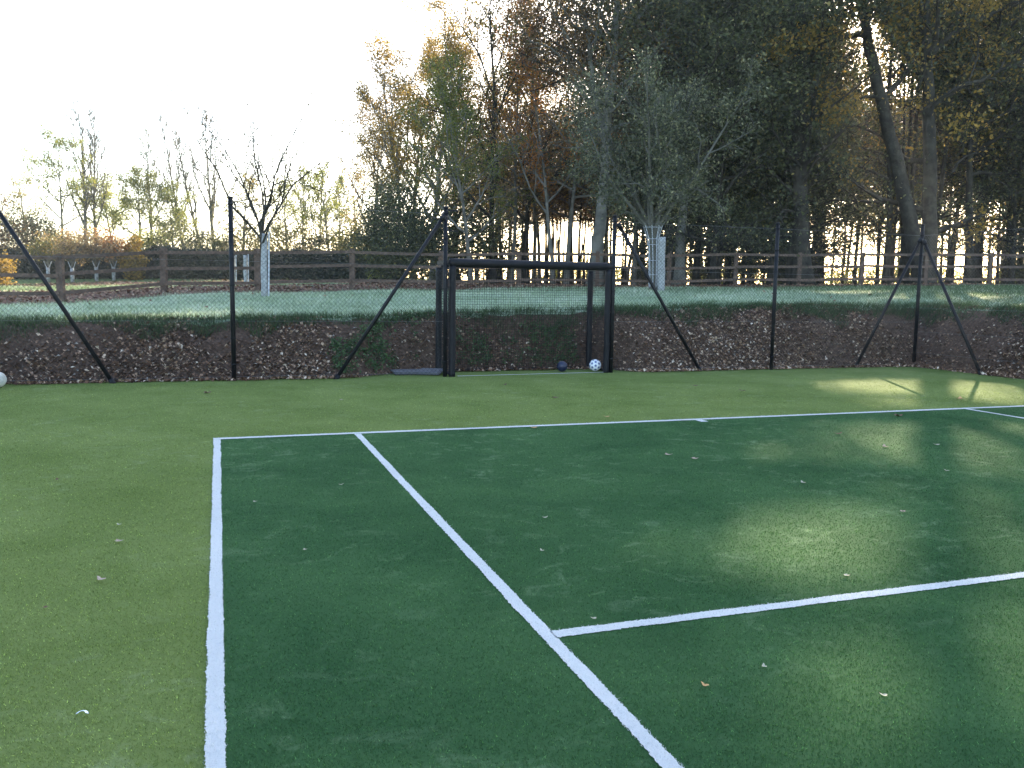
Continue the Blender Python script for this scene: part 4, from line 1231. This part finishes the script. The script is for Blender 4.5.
# orchard saplings with orange leaves and little V guards
S_sap = dict(seg=(4, 6, 5, 3), wig=(.03, .14, .2, .25), up=(.0, .06, .0, 0), tip=(.7, .2, .3, .4), max=3, nb=(10, 6, 3), t0=(.8, .2, .2), ang=(52, 42, 42),
             lr=(1.35, .42, .5), shape=lambda u: .9, leaf=2, lpn=[3, 3], lt=.2, lj=.06)
for i, (px, D, lm, lab) in enumerate(((50, 50, 'leaf_olive', 'leftmost guarded sapling of the four'), (74, 49, 'leaf_tan', 'second guarded sapling from the left'),
                                      (98, 50, 'leaf_tan', 'third guarded sapling from the left'), (115, 51, 'leaf_orange', 'rightmost guarded sapling of the four'))):
    T = Tree(700+i); T.grow((0, 0, -.1), (0, 0, 1), 1.35, .06, 0, S_sap)
    r_ = finish(T, 'orchard_sapling', MAT['bark_grey'], MAT[lm], lab+', russet crown above the rail' , 'tree', spot(px, D), 'guarded orchard saplings', dict(per=3, spread=.16, size=.11))
    x0, y0, z0 = spot(px, D-.2); gq = empty('sapling_guard', (x0, y0, z0))
    mb = MB(); mb.tube([(0, 0, 0), (0, 0, .85)], [.10, .10], 8); mb.build('sleeve', MAT['guard'], gq, True)
    for sx in (-1, 1):
        mb = MB(); mb.tube([(sx*.05, 0, .8), (sx*.20, 0, 1.22)], .028, 6); mb.build('arm', MAT['guard'], gq)
    tag(gq, 'small pale forked guard round the '+lab.replace('guarded ', ''), 'tree guard', 'forked sapling guards')

# clipped hedge behind the orchard, with stems showing below
def hedge(pxs, D, H, label, seed):
    rng = np.random.default_rng(seed); root = empty('hedge', spot(sum(pxs)/2, D)); base = np.array(root.location)
    n_ = 24000; t = rng.uniform(0, 1, n_); px = pxs[0]+(pxs[1]-pxs[0])*t
    L = (px-512)/F_PX*D; dd = D+rng.uniform(-.7, .7, n_)
    q = CAM[:2]+_F[:2]*dd[:, None]+_R[:2]*L[:, None]
    z0 = height(q[:, 0], q[:, 1]); top = H*(1+.12*vnoise(L, 0*L, 1.2, seed)+.06*vnoise(L, 0*L, .4, seed+1))
    z = z0+.12+rng.uniform(0, 1, n_)*(top-.12)
    C = np.stack([q[:, 0], q[:, 1], z], 1)-base
    T = Tree(seed); T.lp = list(C); Vq, v = T.leaves(5, .12, .17, tone=.2)
    fast_mesh('foliage', Vq, 4, MAT['leaf_hedge'], root, {'v': v*.8})
    mb = MB()
    for i in range(70):
        px = rng.uniform(*pxs); L = (px-512)/F_PX*D; q = CAM[:2]+_F[:2]*D+_R[:2]*L; z = float(height(q[0], q[1])); p = np.array([q[0], q[1], z])-base
        mb.tube([p+[0, 0, -.1], p+[rng.normal(0, .1), 0, .9]], [.05, .03], 5)
    mb.build('stem', MAT['bark_dark'], root, True)
    tag(root, label, 'hedge')
hedge((-70, 400), 54, 1.75, 'long dark hedge beyond the orchard grass', 801)

# ------------------------------------------------------------------ weeds at the foot of the bank
def weeds(name, x0, x1, dr, n_, size, label, cat):
    rng = RNG; x = rng.uniform(x0, x1, n_); d = rng.uniform(*dr, n_); y = toe_y(x)+d
    k = rng.uniform(0, 1, n_) < .5+.9*vnoise(x, y, .35, 77); x = x[k]; y = y[k]
    root_z = height(x, y); T = Tree(33); base = np.array([x.mean(), y.mean(), root_z.min()])
    T.lp = list(np.stack([x, y, root_z+rng.uniform(.01, .15, len(x))], 1)-base)
    Vq, v = T.leaves(7, .045, size, .55)
    o = fast_mesh(name, Vq, 4, MAT['leaf_weed'], None, {'v': v}); o.location = tuple(base)
    tag(o, label, cat, kind='stuff')
weeds('bramble', 1.9, 3.5, (.05, .62), 650, .06, 'dark green brambles on the bank left of the goal', 'brambles')
weeds('weeds', 3.9, 6.9, (.05, .45), 800, .05, 'green weeds at the foot of the bank behind the goal net', 'weeds')
# ------------------------------------------------------------------ canopy gaps cut along the sun rays to make the light pools
def carve(gaps):
    bpy.context.view_layer.update()
    crowns = [o for o in bpy.data.objects if o.type == 'MESH' and o.name.split('.')[0] == 'crown']
    S = SUNV
    rng = np.random.default_rng(3)
    for o in [o for o in bpy.data.objects if o.type == 'MESH' and o.data.name in Tree.store]:
        spans = Tree.store[o.data.name]
        if not spans: continue
        M = np.array(o.matrix_world); kill = []
        for f0, f1, pp, lvl in spans:
            W = pp@M[:3, :3].T+M[:3, 3]
            for c, ra, rb, st in gaps:
                if st < .85: continue
                rel = W-c; rel = rel-np.outer(rel@S, S)
                e = (rel@_R/(ra*1.25))**2+((rel-np.outer(rel@_R, _R))**2).sum(1)/(rb*.5)**2
                if (e < (.8 if lvl > 1 else .6)).any(): kill.append((f0, f1)); break
        if kill:
            me = o.data.copy(); o.data = me
            bm = bmesh.new(); bm.from_mesh(me); bm.faces.ensure_lookup_table()
            dl = [bm.faces[i] for f0, f1 in kill for i in range(f0, f1)]
            bmesh.ops.delete(bm, geom=dl, context='FACES'); bm.to_mesh(me); bm.free()
    for o in crowns:
        me = o.data; n_ = len(me.polygons)
        co = np.empty(len(me.vertices)*3, np.float32); me.vertices.foreach_get('co', co); co = co.reshape(-1, 4, 3)
        M = np.array(o.matrix_world); C = co.mean(1)@M[:3, :3].T+M[:3, 3]
        keep = np.ones(n_, bool)
        for c, ra, rb, st in gaps:
            rel = C-c; rel = rel-np.outer(rel@S, S)
            # ellipse on the ground: ra across (x-ish), rb along
            u_ = rel@_R; w_ = rel@np.cross(_R, S)
            wob = 1+.45*vnoise(u_+c[0]*3, w_*2+c[1]*3, .55, 61)+.3*vnoise(u_+c[0], w_*2, .22, 62)
            e = ((u_/(ra*1.25))**2+(w_/(rb*.5))**2)*wob
            keep &= rng.uniform(0, 1, n_) > st*np.exp(-e**2)
        if (~keep).sum() > 20:
            v = np.empty(n_, np.float32); me.attributes['v'].data.foreach_get('value', v)
            mat = me.materials[0]; par = o.parent
            V = co[keep]; m2 = bpy.data.meshes.new('crown'); k_ = 4; nn = len(V)
            m2.vertices.add(nn*4); m2.vertices.foreach_set('co', V.ravel()); m2.loops.add(nn*4); m2.loops.foreach_set('vertex_index', np.arange(nn*4, dtype=np.int32))
            m2.polygons.add(nn); m2.polygons.foreach_set('loop_start', np.arange(0, nn*4, 4, dtype=np.int32)); m2.polygons.foreach_set('loop_total', np.full(nn, 4, np.int32))
            at = m2.attributes.new('v', 'FLOAT', 'FACE'); at.data.foreach_set('value', v[keep]); m2.update(calc_edges=True); m2.materials.append(mat)
            o.data = m2
GAPS = []
for px, py, z, ra, rb, st in ((806, 550, 0, .50, .80, 1), (868, 525, 0, .3, .35, .7), (938, 388, 0, 2.0, 1.1, 1), (1015, 398, 0, .8, .8, 1), (870, 384, 0, 1.0, .5, .95), (905, 402, 0, .9, .5, .9),
                              (830, 390, 0, .5, .4, .8), (868, 430, 0, .9, .6, .85), (900, 450, 0, .6, .5, .85), (960, 450, 0, .8, .7, .8), (1010, 470, 0, .6, .6, .8), (940, 640, 0, .6, .5, .93), (1000, 690, 0, .35, .4, .93), (870, 720, 0, .3, .3, .9), (1005, 550, 0, .5, .4, .93), (640, 560, 0, .2, .3, .9), (980, 505, 0, .35, .3, .93), (915, 490, 0, .25, .25, .9), (790, 450, 0, .4, .3, .9), (730, 400, 0, .5, .3, .85), (1015, 430, 0, .5, .4, .95),
                              (620, 650, 0, .45, .5, .6), (960, 297, 1.5, 2.6, 1.8, 1), (850, 292, 1.4, 1.6, 1.0, .95), (770, 294, 1.3, .8, .8, .8), (1000, 308, 1.3, 1.0, .8, .9), (120, 318, .9, 1.4, 1.2, .9), (200, 316, .9, 1.4, 1.0, .9)):
    if py < 330:
        q_ = None
        for D in np.arange(14.5, 32, .1):
            q_ = unproj(px, py, D)
            if q_[2] < float(height(q_[0], q_[1])): break
        GAPS.append((q_, ra, rb, st))
    else: GAPS.append((on_ground(px, py, z), ra, rb, st))
carve(GAPS)
if True:  # thin air volume added for the lens glare veil over the trees
    mb = MB(); mb.box((0, 120, 14.0), (560, 560, 46.0))
    hm, nt, out = new_mat('glare_veil_air')
    pv = N(nt, 'ShaderNodeVolumePrincipled'); pv.inputs['Color'].default_value = (.93, .96, 1, 1); pv.inputs['Density'].default_value = .00045; pv.inputs['Anisotropy'].default_value = .5
    nt.links.new(pv.outputs[0], out.inputs['Volume'])
    hz = mb.build('glare_veil', hm); tag(hz, kind='stuff'); scene.cycles.volume_bounces = 0
print('objects', len(bpy.data.objects), 'tris', sum(len(m.polygons) for m in bpy.data.meshes))
